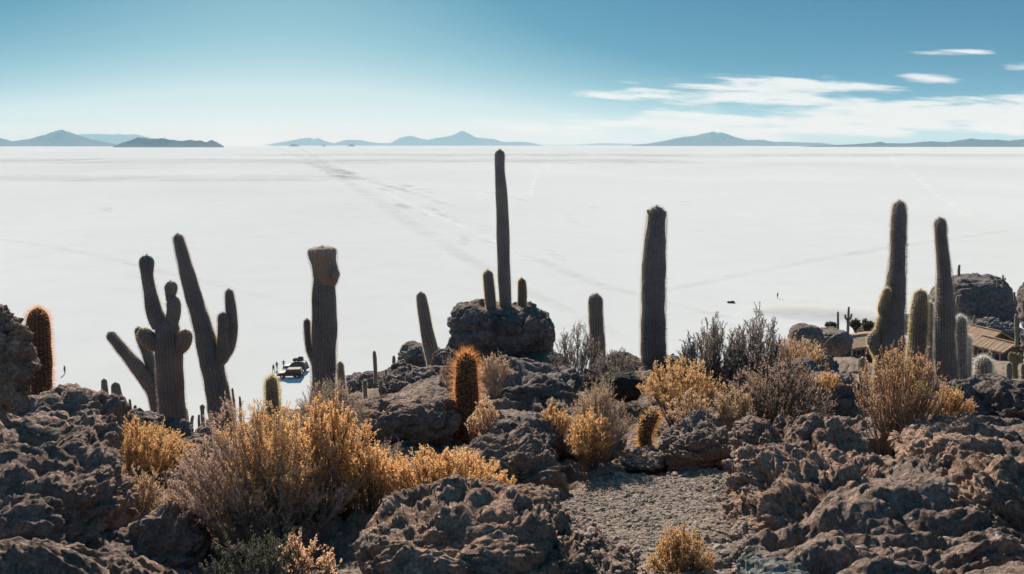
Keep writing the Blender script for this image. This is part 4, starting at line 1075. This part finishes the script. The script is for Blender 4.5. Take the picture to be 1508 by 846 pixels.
shrub("small yellow sprig on the shelf right of the golden spiny cactus", 716, 640, 42, 60, 12, nst=20, ntw=9, nlf=15, leaf=0.018, lw=0.6, twig=0.08, tip='straw', low='beige', d=7.7, tipfrac=0.8, group=G_S)
shrub("tiny yellow sprig left of the small yellow sprig", 696, 640, 22, 30, 13, nst=10, ntw=8, nlf=14, leaf=0.018, lw=0.6, twig=0.07, tip='straw', low='beige', d=7.5, tipfrac=0.8, group=G_S)
shrub("straw brush in the middle, tall beige part behind", 882, 668, 100, 112, 14, nst=110, ntw=13, nlf=13, leaf=0.015, lw=0.3, twig=0.17, tip='straw', low='olive', d=7.6, dy=0.35, tipfrac=0.5, group=G_S, stem=M_TWIG_PALE)
shrub("bright yellow shrub in the middle in front of the straw brush", 868, 675, 74, 80, 15, nst=66, ntw=13, nlf=15, leaf=0.016, lw=0.55, twig=0.09, tip='gold', low='olive', d=7.2, dy=0.25, tipfrac=0.6, group=G_S)
shrub("low yellow clump at the left of the straw brush", 818, 650, 50, 66, 16, nst=40, ntw=10, nlf=13, leaf=0.015, lw=0.5, twig=0.09, tip='gold', low='beige', d=7.8, tipfrac=0.6, group=G_S)
shrub("grey-green twiggy bush against the right side of the knoll", 850, 565, 84, 92, 17, nst=60, ntw=11, nlf=13, leaf=0.026, lw=0.45, twig=0.2, tip='grey', low='green', d=13.5, dy=0.5, tipfrac=0.5, group=G_S, stem=M_TWIG_DARK, spread=0.7)
shrub("low grey-green bush right of the knoll bush, before the grey cactus", 905, 575, 90, 58, 18, nst=50, ntw=10, nlf=13, leaf=0.026, lw=0.4, twig=0.2, tip='grey', low='green', d=12.5, dy=0.4, tipfrac=0.5, group=G_S, stem=M_TWIG_DARK, spread=0.7)
shrub("golden shrub at the foot of the thick upright lone cactus", 1000, 614, 124, 92, 19, nst=125, ntw=12, nlf=14, leaf=0.02, lw=0.5, twig=0.14, tip='gold', low='olive', d=9.6, dy=0.5, tipfrac=0.5, group=G_S, shape=0.8)
shrub("tall dark twiggy bush standing against the salt, left of two", 1050, 592, 122, 132, 20, nst=90, ntw=17, nlf=15, leaf=0.028, lw=0.5, twig=0.22, tip='grey', low='green', d=12.2, dy=0.6, tipfrac=0.5, group=G_S, stem=M_TWIG_DARK, spread=0.75, start=0.3)
shrub("tall dark twiggy bush standing against the salt, right of two", 1112, 592, 104, 142, 21, nst=84, ntw=17, nlf=15, leaf=0.028, lw=0.5, twig=0.22, tip='grey', low='green', d=12.0, dy=0.6, tipfrac=0.5, group=G_S, stem=M_TWIG_DARK, spread=0.75, start=0.3)
shrub("broad dark grey bush in front of the two tall twiggy bushes", 1142, 648, 184, 142, 22, nst=150, ntw=16, nlf=12, leaf=0.018, lw=0.4, twig=0.16, tip='mauve', low='green', d=8.6, dy=0.5, tipfrac=0.35, group=G_S, stem=M_TWIG_DARK, start=0.25)
shrub("golden bush behind the broad dark bush on the crest", 1175, 570, 90, 82, 23, nst=70, ntw=11, nlf=12, leaf=0.022, lw=0.45, twig=0.18, tip='straw', low='beige', d=11.8, dy=0.5, tipfrac=0.6, group=G_S, patch=('gold', 0.4, 0.5, 0.7))
shrub("small orange sprig right of the broad dark bush", 1208, 578, 46, 30, 24, nst=22, ntw=8, nlf=13, leaf=0.02, lw=0.6, twig=0.1, tip='gold', low='beige', d=9.6, tipfrac=0.8, group=G_S, lean=0.4)
shrub("yellow beige clump at the left foot of the broad dark bush", 1078, 628, 62, 72, 25, nst=50, ntw=10, nlf=12, leaf=0.016, lw=0.5, twig=0.12, tip='straw', low='olive', d=8.2, tipfrac=0.5, group=G_S)
shrub("pair of small straw tufts above the dark rock block", 1013, 632, 80, 62, 26, nst=34, ntw=8, nlf=12, leaf=0.018, lw=0.5, twig=0.10, tip='straw', low='beige', d=7.7, tipfrac=0.6, group=G_S, spread=0.8)
shrub("large sparse orange grassy bush in front of the right cacti", 1318, 655, 150, 160, 27, nst=130, ntw=16, nlf=12, leaf=0.015, lw=0.42, twig=0.15, tip='amber', low='beige', d=7.4, dy=0.4, tipfrac=0.6, start=0.25, group=G_S, spread=0.62, shape=0.6, upr=0.9, patch=('gold', 0.1, 0.75, 0.32))
shrub("yellow tuft at the right foot of the orange grassy bush", 1395, 622, 70, 54, 28, nst=54, ntw=11, nlf=14, leaf=0.016, lw=0.5, twig=0.12, tip='gold', low='olive', d=7.8, tipfrac=0.6, group=G_S)
shrub("round golden tuft standing on the gravel at the bottom", 1002, 872, 106, 112, 29, nst=110, ntw=14, nlf=14, leaf=0.009, lw=0.5, twig=0.07, tip='gold', low='straw', d=3.95, dy=0.15, tipfrac=0.55, group=G_S, spread=0.6)
shrub("spiky dry mauve twigs behind the yellow sprays", 577, 690, 44, 54, 30, nst=18, ntw=9, nlf=5, leaf=0.018, lw=0.2, twig=0.09, tip='mauve', low='mauve', d=5.8, group=G_S, stem=M_TWIG_PALE, spread=0.8)
shrub("small yellow grey sprig on the right rock shelf", 1120, 652, 34, 44, 31, nst=14, ntw=7, nlf=9, leaf=0.012, lw=0.4, twig=0.05, tip='straw', low='beige', d=6.5, group=G_S)
shrub("sparse dry grass on the crest left of the lone cactus", 905, 585, 50, 46, 32, nst=24, ntw=7, nlf=8, leaf=0.018, lw=0.3, twig=0.1, tip='beige', low='grey', d=11.0, group=G_S, stem=M_TWIG_PALE)
# far dark bushes near the shore
for (lb, x, y, w, h, sd) in [("dark round bush on the far slope, rightmost of the shore bushes", 1276, 490, 24, 20, 40), ("dark bush on the far slope just right of the armed cactus", 1259, 486, 16, 15, 41), ("low dark bush behind the right rounded boulder", 1224, 485, 16, 10, 42)]:
    shrub(lb, x, y, w, h, sd, nst=40, ntw=8, nlf=8, leaf=0.16, lw=0.7, twig=0.4, tip='green', low='green', d=105, group="dark bushes near the shore", stem=M_TWIG_DARK, thick=4, shape=0.7, spread=0.8)
print("shrubs", round(time.time() - T_START, 1))

# ------------------------------------------------------------------ gravel stones
rng = np.random.RandomState(77)
gv, gf = [], []; off = 0
v1, f1 = ico(1)
cnt = 0
while cnt < 9000:
    x = rng.uniform(-1.2, 3.0); y = 3.0 + 5.6 * rng.rand() ** 0.9
    if poly_mask(np.array([x]), np.array([y]), GRAVEL, 0.25)[0] < 0.35: 
        if rng.rand() < 0.97: continue
    z = ground_at(x, y)
    r = 0.0048 * math.exp(rng.normal() * 0.62) + 0.003
    S = np.array([rng.uniform(.8, 1.5), rng.uniform(.8, 1.4), rng.uniform(.4, .8)]) * min(r, 0.035)
    a = rng.rand() * 6.3; ca, sa = math.cos(a), math.sin(a)
    q = v1 * (1 + rng.uniform(-.22, .22, (len(v1), 1))) * S
    q = np.stack([q[:, 0] * ca - q[:, 1] * sa, q[:, 0] * sa + q[:, 1] * ca, q[:, 2]], 1)
    gv.append(q + [x, y, z + S[2] * 0.35]); gf.append(f1 + off); off += len(v1); cnt += 1
M_GRAV = rock_mat("gravel_stone", (0.31, 0.255, 0.215), (0.58, 0.51, 0.44), (0.14, 0.112, 0.095), scale=6, bump=0.003)
o = link("gravel", mesh_np("gravel", np.concatenate(gv), np.concatenate(gf), [M_GRAV])); tag(o, "loose grey-brown gravel between the foreground rocks", kind='stuff')
# larger loose stones
M_PALE = rock_mat("pale_stone", (0.42, 0.39, 0.36), (0.6, 0.57, 0.53), (0.25, 0.23, 0.21), scale=5, bump=0.004)
for i, (x, y, w) in enumerate([(982, 756, 12), (1056, 780, 10), (900, 764, 7), (1010, 700, 8), (948, 700, 9), (1070, 735, 8), (886, 742, 6), (1030, 812, 8), (1085, 790, 11), (800, 742, 9), (860, 760, 8), (975, 716, 8), (938, 742, 6), (1060, 712, 7)]):
    p = hit_px(x, y); s = w * p.y / FPX / 2
    q = ico(2)[0] * [s, s * .8, s * .5]; q = q + (pn(ico(2)[0] * 1.4 + i * 3.3) * s * 0.5)[:, None] * ico(2)[0]
    o = link("loose_stone", mesh_np("loose_stone", q, ico(2)[1], [M_PALE if i in (0, 3, 4) else M_GRAV]), loc=(p.x, p.y, p.z + s * .15))
    lb = {0: "palest flat loose stone, in the middle of the gravel just above the round golden tuft", 3: "pale loose stone at the narrow back end of the gravel", 4: "pale loose stone at the back left of the gravel, nearest the rock wall"}.get(i, "darker loose stone lying on the gravel between the foreground rocks")
    tag(o, lb, "stone", "loose stones on the gravel")
# dry sticks on the gravel
for i, (x, y, ln, a) in enumerate([(978, 694, 0.20, 0.9), (990, 700, 0.14, -0.5), (948, 778, 0.13, 0.2), (1030, 765, 0.10, 1.2)]):
    p = hit_px(x, y); pts = [Vector((0, 0, 0.012))]
    for k in range(4): pts.append(pts[-1] + Vector((math.cos(a + (k - 1.5) * .22), math.sin(a + (k - 1.5) * .22), 0.06 * (1 - k * .5))) * ln / 4)
    A0 = np.array([q[:] for q in pts]); r_ = np.linspace(.006, .0022, 5)
    v_, f_ = prisms(A0[:-1], A0[1:], r_[:-1], r_[1:])
    v2_, f2_ = prisms(A0[2:3], A0[2:3] + np.array([[math.cos(a + 1) * ln * .3, math.sin(a + 1) * ln * .3, .01]]), [.003], [.0012])
    o = link("dry_stick", mesh_np("dry_stick", np.concatenate([v_, v2_]), np.concatenate([f_, f2_ + len(v_)]), [M_TWIG_PALE]), loc=p)
    tag(o, ["longest dry stick at the narrow back end of the gravel", "shorter dry stick beside the longest one at the back of the gravel", "dry stick on the gravel left of the round golden tuft", "smallest dry stick in the middle of the gravel"][i], "stick", "dry sticks on the gravel")
print("gravel", round(time.time() - T_START, 1))
# ------------------------------------------------------------------ cottages down the slope
M_WALL = rock_mat("cottage_stone_wall", (0.20, 0.155, 0.13), (0.30, 0.25, 0.22), (0.12, 0.095, 0.085), scale=0.5, bump=0.04)
M_THATCH = plain_mat("straw_thatch", (0.38, 0.265, 0.185), 0.95, noise=0.3, nscale=6, spec=0.1, bump=0.05)
M_POST = plain_mat("weathered_post", (0.40, 0.36, 0.33), 0.9, noise=0.2, nscale=5)
M_GLASS_DK = plain_mat("dark_window_glass", (0.03, 0.03, 0.03), 0.5)
M_PALE_STEP = plain_mat("pale_step_stone", (0.55, 0.52, 0.49), 0.9, noise=0.15, nscale=4)

def box_bm(b, x0, x1, y0, y1, z0, z1):
    v = [b.verts.new(p) for p in ((x0, y0, z0), (x1, y0, z0), (x1, y1, z0), (x0, y1, z0), (x0, y0, z1), (x1, y0, z1), (x1, y1, z1), (x0, y1, z1))]
    for f in ((0, 3, 2, 1), (4, 5, 6, 7), (0, 1, 5, 4), (1, 2, 6, 5), (2, 3, 7, 6), (3, 0, 4, 7)): b.faces.new([v[i] for i in f])
    return v
def bm_obj(name, b, mat, parent, bevel=0.0):
    if bevel: bmesh.ops.bevel(b, geom=b.edges[:], offset=bevel, segments=2, affect='EDGES')
    me = bpy.data.meshes.new(name); bmesh.ops.recalc_face_normals(b, faces=b.faces[:]); b.to_mesh(me); b.free()
    for m_ in (mat if isinstance(mat, (list, tuple)) else [mat]): me.materials.append(m_)
    return link(name, me, parent)

def cottage(label, P, yaw, Ln, Wd, eave, rise, nwin):
    """P: ground point of the near corner; local +x along the windowed long wall, +y across the gable"""
    r = empty("cottage", P, label, "cottage", "thatched stone cottages"); r.rotation_euler = (0, 0, yaw)
    b = bmesh.new(); T = 0.35
    # long wall facing -y with real openings
    w = Ln / (nwin + 0.5); xs = [0.0]
    wins = []
    for i in range(nwin):
        a = (i + 0.5) * w + w * 0.12; c = a + w * 0.62; wins.append((a, c))
    z0, z1 = eave * 0.38, eave * 0.86
    box_bm(b, 0, Ln, 0, T, -2.5, z0); box_bm(b, 0, Ln, 0, T, z1, eave)
    e = 0.0
    for a, c in wins:
        box_bm(b, e, a, 0, T, z0, z1); e = c
    box_bm(b, e, Ln, 0, T, z0, z1)
    box_bm(b, 0, Ln, Wd - T, Wd, -2.5, eave)
    for x in (0.0, Ln - T):                                     # gable walls
        v = [b.verts.new(p) for p in ((x, T, -2.5), (x, Wd - T, -2.5), (x, Wd - T, eave), (x, Wd / 2, eave + rise * 0.93), (x, T, eave),
                                      (x + T, T, -2.5), (x + T, Wd - T, -2.5), (x + T, Wd - T, eave), (x + T, Wd / 2, eave + rise * 0.93), (x + T, T, eave))]
        b.faces.new(v[:5]); b.faces.new(v[5:][::-1])
        for i in range(5): b.faces.new((v[i], v[(i + 1) % 5], v[5 + (i + 1) % 5], v[5 + i]))
    bm_obj("wall", b, M_WALL, r)
    # thatch roof with overhang and ragged thickness
    b = bmesh.new(); o_ = 0.35; th = 0.22; n = 18
    prof = [(-o_, eave - 0.08), (Wd / 2, eave + rise), (Wd + o_, eave - 0.08), (Wd + o_, eave - 0.08 + th), (Wd / 2, eave + rise + th), (-o_, eave - 0.08 + th)]
    rows = []
    rg = random.Random(int(Ln * 100))
    for i in range(n + 1):
        x = -o_ + (Ln + 2 * o_) * i / n
        rows.append([b.verts.new((x, y + (rg.uniform(-.07, .07) if k in (0, 2, 3, 5) else 0), z + rg.uniform(-.035, .035))) for k, (y, z) in enumerate(prof)])
    for i in range(n):
        for k in range(6): b.faces.new((rows[i][k], rows[i + 1][k], rows[i + 1][(k + 1) % 6], rows[i][(k + 1) % 6]))
    b.faces.new(rows[0]); b.faces.new(rows[-1][::-1])
    rf = bm_obj("roof", b, M_THATCH, r)
    b = bmesh.new(); box_bm(b, -o_ + .05, Ln + o_ - .05, Wd / 2 - 0.16, Wd / 2 + 0.16, eave + rise + th - 0.05, eave + rise + th + 0.10); bm_obj("ridge_cap", b, M_THATCH, rf)
    for a, c in wins:
        b = bmesh.new(); d = 0.07
        box_bm(b, a, a + d, -0.04, T * .6, z0, z1); box_bm(b, c - d, c, -0.04, T * .6, z0, z1)
        box_bm(b, a + d, c - d, -0.04, T * .6, z0, z0 + d); box_bm(b, a + d, c - d, -0.04, T * .6, z1 - d, z1)
        f = bm_obj("window", b, M_POST, r)
        b = bmesh.new(); box_bm(b, a + d, c - d, 0.08, 0.11, z0 + d, z1 - d); bm_obj("pane", b, M_GLASS_DK, f)
    for x in [0.0] + [c + (w * 0.19) for a, c in wins]:
        b = bmesh.new(); box_bm(b, x - .07, x + .07, -0.30, -0.16, -1.5, eave - 0.02); bm_obj("post", b, M_POST, r)
    # door in the near gable
    b = bmesh.new(); box_bm(b, Ln + 0.003, Ln + 0.05, Wd * 0.42, Wd * 0.42 + 0.9, -0.4, eave * 0.82)
    dr = bm_obj("door", b, M_POST, r)
    b = bmesh.new(); box_bm(b, Ln + 0.053, Ln + 0.09, Wd * 0.42 + 0.75, Wd * 0.42 + 0.82, eave * 0.3, eave * 0.3 + 0.1); bm_obj("handle", b, M_GLASS_DK, dr)
    return r
def yaw_of(p, q): return math.atan2(q[1] - p[1], q[0] - p[0])
pA = at(1449, 524, 118); cottage("larger thatched stone cottage with a row of windows on the slope", pA + Vector((-.342, .94, 0)) * 8.5, math.radians(-70), 8.5, 5.2, 1.75, 1.35, 5)
pB = at(1474, 542, 108); cottage("smaller thatched cottage in front of the larger one, at its right corner", pB + Vector((-.342, .94, 0)) * 4.5, math.radians(-70), 4.5, 3.8, 2.0, 0.95, 3)
pC = at(1251, 533, 80); cottage("cottage half hidden behind the tallest right cactus, beside the sandy path", pC, math.radians(24), 6.5, 4.4, 1.25, 0.42, 5)
pD = at(1362, 532, 112); cottage("cottage roof seen between the blunt and the bent right cacti", pD, math.radians(20), 4.5, 4.0, 1.3, 0.5, 3)
# mirrored local y: the buildings sit behind their near corner
# pale stone steps before the larger cottage
st = empty("stone_steps", at(1430, 540, 104), "pale stone steps climbing before the larger cottage", "steps")
for i in range(4):
    b = bmesh.new(); box_bm(b, -1.3 + i * .35, 1.3, i * 0.45, i * 0.45 + 0.6, -0.6 + i * 0.22, i * 0.22); bm_obj("step", b, M_PALE_STEP, st, 0.03)

# ------------------------------------------------------------------ vehicles on the salt
M_PAINT = plain_mat("dark_vehicle_paint", (0.045, 0.04, 0.045), 0.6, spec=0.2)
M_PAINT2 = plain_mat("blue_grey_vehicle_paint", (0.09, 0.11, 0.13), 0.6, spec=0.2)
M_TYRE = plain_mat("tyre_rubber", (0.02, 0.02, 0.02), 0.9)
M_RIM = plain_mat("rim_metal", (0.4, 0.4, 0.41), 0.4, metal=0.8)
M_GL = plain_mat("vehicle_glass", (0.03, 0.04, 0.05), 0.08)
M_BAG = plain_mat("luggage_fabric", (0.05, 0.06, 0.08), 0.9, noise=0.3, nscale=3)
M_BAG2 = plain_mat("brown_luggage_fabric", (0.13, 0.09, 0.07), 0.9, noise=0.3, nscale=3)
M_LAMP = plain_mat("lamp_glass", (0.7, 0.7, 0.68), 0.2)
M_TAIL = plain_mat("tail_lamp_red", (0.35, 0.03, 0.02), 0.3)

def suv(label, P, yaw, paint):
    r = empty("off_road_vehicle", P, label, "off-road vehicle", "vehicles on the salt"); r.rotation_euler = (0, 0, yaw)
    def arch(cx, z, R, a0, a1, n=7):
        return [(cx + R * math.cos(a0 + (a1 - a0) * i / n), z + R * math.sin(a0 + (a1 - a0) * i / n)) for i in range(n + 1)]
    prof = [(-2.3, 0.55), (-2.33, 0.95), (-2.15, 1.08), (-1.05, 1.16), (2.22, 1.16), (2.30, 1.0), (2.3, 0.5)]
    prof += arch(1.42, 0.42, 0.46, 0.15, math.pi - 0.15) + arch(-1.42, 0.42, 0.46, 0.15, math.pi - 0.15)
    b = bmesh.new()
    A_ = [b.verts.new((x, -0.92, z)) for x, z in prof]; B_ = [b.verts.new((x, 0.92, z)) for x, z in prof]
    n = len(prof)
    for i in range(n): b.faces.new((A_[i], A_[(i + 1) % n], B_[(i + 1) % n], B_[i]))
    b.faces.new(A_[::-1]); b.faces.new(B_)
    # cabin
    cab = [(-1.0, 1.16, .88), (-0.45, 1.78, .74), (2.0, 1.80, .74), (2.2, 1.16, .88)]
    C0 = [b.verts.new((x, -w, z)) for x, z, w in cab]; C1 = [b.verts.new((x, w, z)) for x, z, w in cab]
    b.faces.new(C0[::-1]); b.faces.new(C1)
    for i in range(3): b.faces.new((C0[i], C0[i + 1], C1[i + 1], C1[i]))
    bmesh.ops.triangulate(b, faces=[f for f in b.faces if len(f.verts) > 4])
    body = bm_obj("body", b, paint, r)
    def quad(name, pts, mat, par=r, th=0.012):
        b = bmesh.new(); v = [b.verts.new(p) for p in pts]; f = b.faces.new(v)
        nrm = f.normal if f.normal.length else Vector((0, 0, 1)); f.normal_update(); nrm = f.normal.copy()
        e = bmesh.ops.extrude_face_region(b, geom=[f]); bmesh.ops.translate(b, verts=[q for q in e['geom'] if isinstance(q, bmesh.types.BMVert)], vec=nrm * th)
        return bm_obj(name, b, mat, par)
    for s in (-1, 1):
        def sp(x, z): 
            t = (z - 1.16) / 0.62; return (x, s * (0.885 - 0.14 * t), z)
        for (xa, xb, xc, xd) in ((-0.78, 0.22, 0.22, -0.40), (0.32, 1.10, 1.10, 0.32), (1.20, 2.02, 1.90, 1.20)):
            pts = [sp(xa, 1.24), sp(xb, 1.24), sp(xc, 1.70), sp(xd, 1.70)]
            quad("window", pts if s < 0 else pts[::-1], M_GL)
    quad("windscreen", [(-0.94, -.76, 1.24), (-0.53, -.66, 1.70), (-0.53, .66, 1.70), (-0.94, .76, 1.24)], M_GL)
    quad("rear_window", [(2.185, -.74, 1.26), (2.185, .74, 1.26), (2.05, .66, 1.68), (2.05, -.66, 1.68)], M_GL)
    for cx in (-1.42, 1.42):
        for s in (-1, 1):
            b = bmesh.new()
            bmesh.ops.create_cone(b, cap_ends=True, segments=24, radius1=0.39, radius2=0.39, depth=0.24, matrix=Matrix.Translation((cx, s * 0.80, 0.39)) @ Matrix.Rotation(math.pi / 2, 4, 'X'))
            bmesh.ops.bevel(b, geom=b.edges[:], offset=0.03, segments=1, affect='EDGES')
            wh = bm_obj("wheel", b, M_TYRE, r)
            b = bmesh.new()
            bmesh.ops.create_cone(b, cap_ends=True, segments=16, radius1=0.22, radius2=0.18, depth=0.05, matrix=Matrix.Translation((cx, s * 0.935, 0.39)) @ Matrix.Rotation(math.pi / 2 * s, 4, 'X'))
            bm_obj("rim", b, M_RIM, wh)
    for s in (-1, 1):
        b = bmesh.new(); box_bm(b, -2.37, -2.31, s * .72 - .14, s * .72 + .14, .82, .96); bm_obj("headlight", b, M_LAMP, r)
        b = bmesh.new(); box_bm(b, 2.30, 2.35, s * .80 - .08, s * .80 + .08, .80, 1.02); bm_obj("tail_light", b, M_TAIL, r)
        b = bmesh.new(); box_bm(b, -0.80, -0.66, s * 1.02 - .09, s * 1.02 + .09, 1.20, 1.36); bm_obj("mirror", b, paint, r, 0.02)
    b = bmesh.new(); box_bm(b, -2.45, -2.34, -.90, .90, .45, .68); bm_obj("front_bumper", b, M_TYRE, r, 0.02)
    b = bmesh.new(); box_bm(b, 2.32, 2.44, -.90, .90, .45, .68); bm_obj("rear_bumper", b, M_TYRE, r, 0.02)
    b = bmesh.new()
    for y in (-.68, .68): box_bm(b, -0.35, 1.95, y - .025, y + .025, 1.90, 1.94)
    for i in range(6): box_bm(b, -0.3 + i * .44, -0.26 + i * .44, -.655, .655, 1.902, 1.938)
    for x in (-.2, 1.8):
        for y in (-.68, .68): box_bm(b, x - .02, x + .02, y - .02, y + .02, 1.79, 1.90)
    bm_obj("roof_rack", b, M_TYRE, r)
    return r
pv1 = on_salt(428, 556); suv("dark off-road vehicle parked side-on on the salt, nearer one", pv1, math.radians(4), M_PAINT)
pv2 = on_salt(436, 546); suv("off-road vehicle with a loaded roof behind the nearer one", pv2, math.radians(-10), M_PAINT2)
def bag(label, base, dx, dy, dz, s, mat):
    v = ico(3)[0]; q = np.sign(v) * np.abs(v) ** 0.6 * np.array(s); q = q + (pn(v * 2 + dx) * 0.12)[:, None] * v
    o = link("luggage_bag", mesh_np("luggage_bag", q, ico(3)[1], [mat], smooth=True), loc=(base.x + dx, base.y + dy, base.z + dz))
    return tag(o, label, "bag", "luggage on the vehicle roofs")
bag("dark bulky bag at the front of the loaded roof", pv2, -0.1, 0.0, 2.22, (.40, .5, .30), M_BAG)
bag("tall grey bundle at the back of the loaded roof", pv2, 1.0, -0.1, 2.40, (.55, .5, .48), M_BAG)
bag("low brown bag in the middle of the loaded roof", pv2, 0.45, 0.0, 2.13, (.26, .5, .20), M_BAG2)

# ------------------------------------------------------------------ people
M_CLOTH = [plain_mat("dark_jacket", (0.035, 0.035, 0.045), 0.9), plain_mat("navy_jacket", (0.04, 0.055, 0.09), 0.9), plain_mat("maroon_jacket", (0.12, 0.04, 0.04), 0.9)]
M_TROUS = plain_mat("dark_trousers", (0.03, 0.03, 0.035), 0.9)
M_SKINP = plain_mat("human_skin", (0.40, 0.24, 0.17), 0.6)
M_HAIR = plain_mat("dark_hair", (0.02, 0.016, 0.014), 0.7)
M_SHOE = plain_mat("dark_shoes", (0.03, 0.025, 0.02), 0.7)

def person(label, P, yaw, jacket, pose='stand', scale=1.0):
    """one continuous skinned body; x right, y forward"""
    J = {'pelvis': (0, 0, .95, .155, .115), 'belly': (0, 0, 1.10, .150, .11), 'chest': (0, 0, 1.30, .185, .125), 'neck0': (0, 0, 1.46, .075, .07),
         'neck': (0, .01, 1.53, .058, .058), 'jaw': (0, .03, 1.60, .066, .075), 'head': (0, .015, 1.68, .082, .096), 'crown': (0, 0, 1.755, .058, .068)}
    E = [('pelvis', 'belly'), ('belly', 'chest'), ('chest', 'neck0'), ('neck0', 'neck'), ('neck', 'jaw'), ('jaw', 'head'), ('head', 'crown')]
    for s, k in ((-1, 'l'), (1, 'r')):
        st_ = 0.05 if pose != 'walk' else 0.16 * s
        J['hip' + k] = (s * .095, 0, .90, .095, .10); J['knee' + k] = (s * .11, st_ * .6 + .02, .50, .062, .065)
        J['ank' + k] = (s * .12, st_ - (0.04 if pose == 'walk' else 0), .09, .042, .045); J['toe' + k] = (s * .135, st_ + .16, .035, .042, .03)
        J['sh' + k] = (s * .195, 0, 1.41, .062, .06)
        if pose == 'akimbo':
            J['el' + k] = (s * .40, -.04, 1.18, .044, .044); J['wr' + k] = (s * .22, .06, 1.02, .030, .028); h = (s * .17, .09, .98)
        elif pose == 'raised' and s == 1:
            J['el' + k] = (s * .33, .16, 1.30, .044, .044); J['wr' + k] = (s * .20, .26, 1.50, .030, .028); h = (s * .15, .28, 1.56)
        else:
            J['el' + k] = (s * .25, -.01, 1.13, .044, .044); J['wr' + k] = (s * .26, .06, .88, .030, .028); h = (s * .26, .08, .80)
        J['palm' + k] = (*h, .036, .018)
        E += [('pelvis', 'hip' + k), ('hip' + k, 'knee' + k), ('knee' + k, 'ank' + k), ('ank' + k, 'toe' + k), ('chest', 'sh' + k), ('sh' + k, 'el' + k), ('el' + k, 'wr' + k), ('wr' + k, 'palm' + k)]
        w_ = J['wr' + k]; dv = Vector(h) - Vector(w_[:3]); dv.normalize()
        for fi in range(4):
            nm_ = 'f%d%s' % (fi, k); a = Vector(h) + dv * (.075 + (.012, .02, .015, 0)[fi]) + Vector((0, (fi - 1.5) * .022, 0))
            J[nm_] = (*a, .009, .009); E.append(('palm' + k, nm_))
        a = Vector(h) + dv * .03 + Vector((0, .055, 0)); J['th' + k] = (*a, .010, .010); E.append(('palm' + k, 'th' + k))
    names = list(J); idx = {n_: i for i, n_ in enumerate(names)}
    me = bpy.data.meshes.new("body"); me.from_pydata([Vector(J[n_][:3]) * scale for n_ in names], [(idx[a], idx[b]) for a, b in E], [])
    o = bpy.data.objects.new("body", me); COL.objects.link(o)
    md = o.modifiers.new("skin", 'SKIN'); md.use_smooth_shade = True
    for n_ in names:
        sv = me.skin_vertices[0].data[idx[n_]]; sv.radius = (J[n_][3] * scale, J[n_][4] * scale); sv.use_root = (n_ == 'pelvis')
    o.modifiers.new("sub", 'SUBSURF').levels = 1
    dg = bpy.context.evaluated_depsgraph_get(); m2 = bpy.data.meshes.new_from_object(o.evaluated_get(dg)); m2.name = "body"
    COL.objects.unlink(o); bpy.data.objects.remove(o)
    m2.materials.clear()
    for mt in (M_SKINP, jacket, M_TROUS, M_SHOE, M_HAIR): m2.materials.append(mt)
    for p in m2.polygons:
        c = p.center / scale; hand = abs(c.x) > .12 and (c - Vector(J['palmr' if c.x > 0 else 'palml'][:3])).length < .13
        p.material_index = 3 if c.z < .10 else 2 if c.z < .96 and not (abs(c.x) > .2) else 0 if (hand or c.z > 1.50) else 1
        if c.z > 1.70 or (c.z > 1.60 and c.y < -.0): p.material_index = 4
    r = empty("person", P, label, "person", "people on the salt"); r.rotation_euler = (0, 0, yaw)
    bo = link("body", m2, r)
    return r
person("person in dark clothes walking, leftmost of the three by the vehicles", on_salt(403, 549), 2.6, M_CLOTH[0], 'walk')
person("person in dark clothes standing, middle of the three by the vehicles", on_salt(408, 545), 0.4, M_CLOTH[1])
person("person with hands on hips, nearest the vehicles of the three", on_salt(418, 542.5), 3.0, M_CLOTH[0], 'akimbo')
person("lone person in dark clothes far out on the salt at right", on_salt(1145, 439.5), 0.5, M_CLOTH[0])
person("lone person with one arm raised on the salt at far left", on_salt(96, 551), 1.3, M_CLOTH[1], 'raised')
# dark bundle lying on the salt
pb = on_salt(1077, 446.5)
for (dx, s, lb) in ((-.75, (.45, .3, .28), "left half of a dark bundle lying far out on the salt"), (.25, (.75, .35, .36), "right larger half of a dark bundle lying far out on the salt")):
    v = ico(3)[0]; q = v * np.array(s) * (1 + 0.35 * pn(v * 1.7 + dx * 5))[:, None]
    o = link("bundle", mesh_np("bundle", q, ico(3)[1], [M_BAG], smooth=True), loc=(pb.x + dx, pb.y, s[2] * .8)); tag(o, lb, "bundle", "dark bundle on the salt")
print("small things", round(time.time() - T_START, 1))
# ------------------------------------------------------------------ haze over the whole salt flat
m, nt, out = new_mat("air_haze")
pv = nt.nodes.new("ShaderNodeVolumePrincipled")
pv.inputs['Color'].default_value = (0.42, 0.76, 1.0, 1)
pv.inputs['Absorption Color'].default_value = (1, 1, 1, 1)
pv.inputs['Density'].default_value = HAZE
pv.inputs['Anisotropy'].default_value = -0.2
nt.links.new(pv.outputs[0], out.inputs['Volume'])
bm = bmesh.new(); bmesh.ops.create_cube(bm, size=1.0)
for v in bm.verts:
    v.co.x *= 136000; v.co.y *= 136000; v.co.z = -4.0 if v.co.z < 0 else 980.0
me = bpy.data.meshes.new("haze"); bm.to_mesh(me); bm.free(); me.materials.append(m)
hz = link("haze", me); tag(hz, "thin bluish air haze over the salt flat", kind='stuff')
print("script done", round(time.time() - T_START, 1))
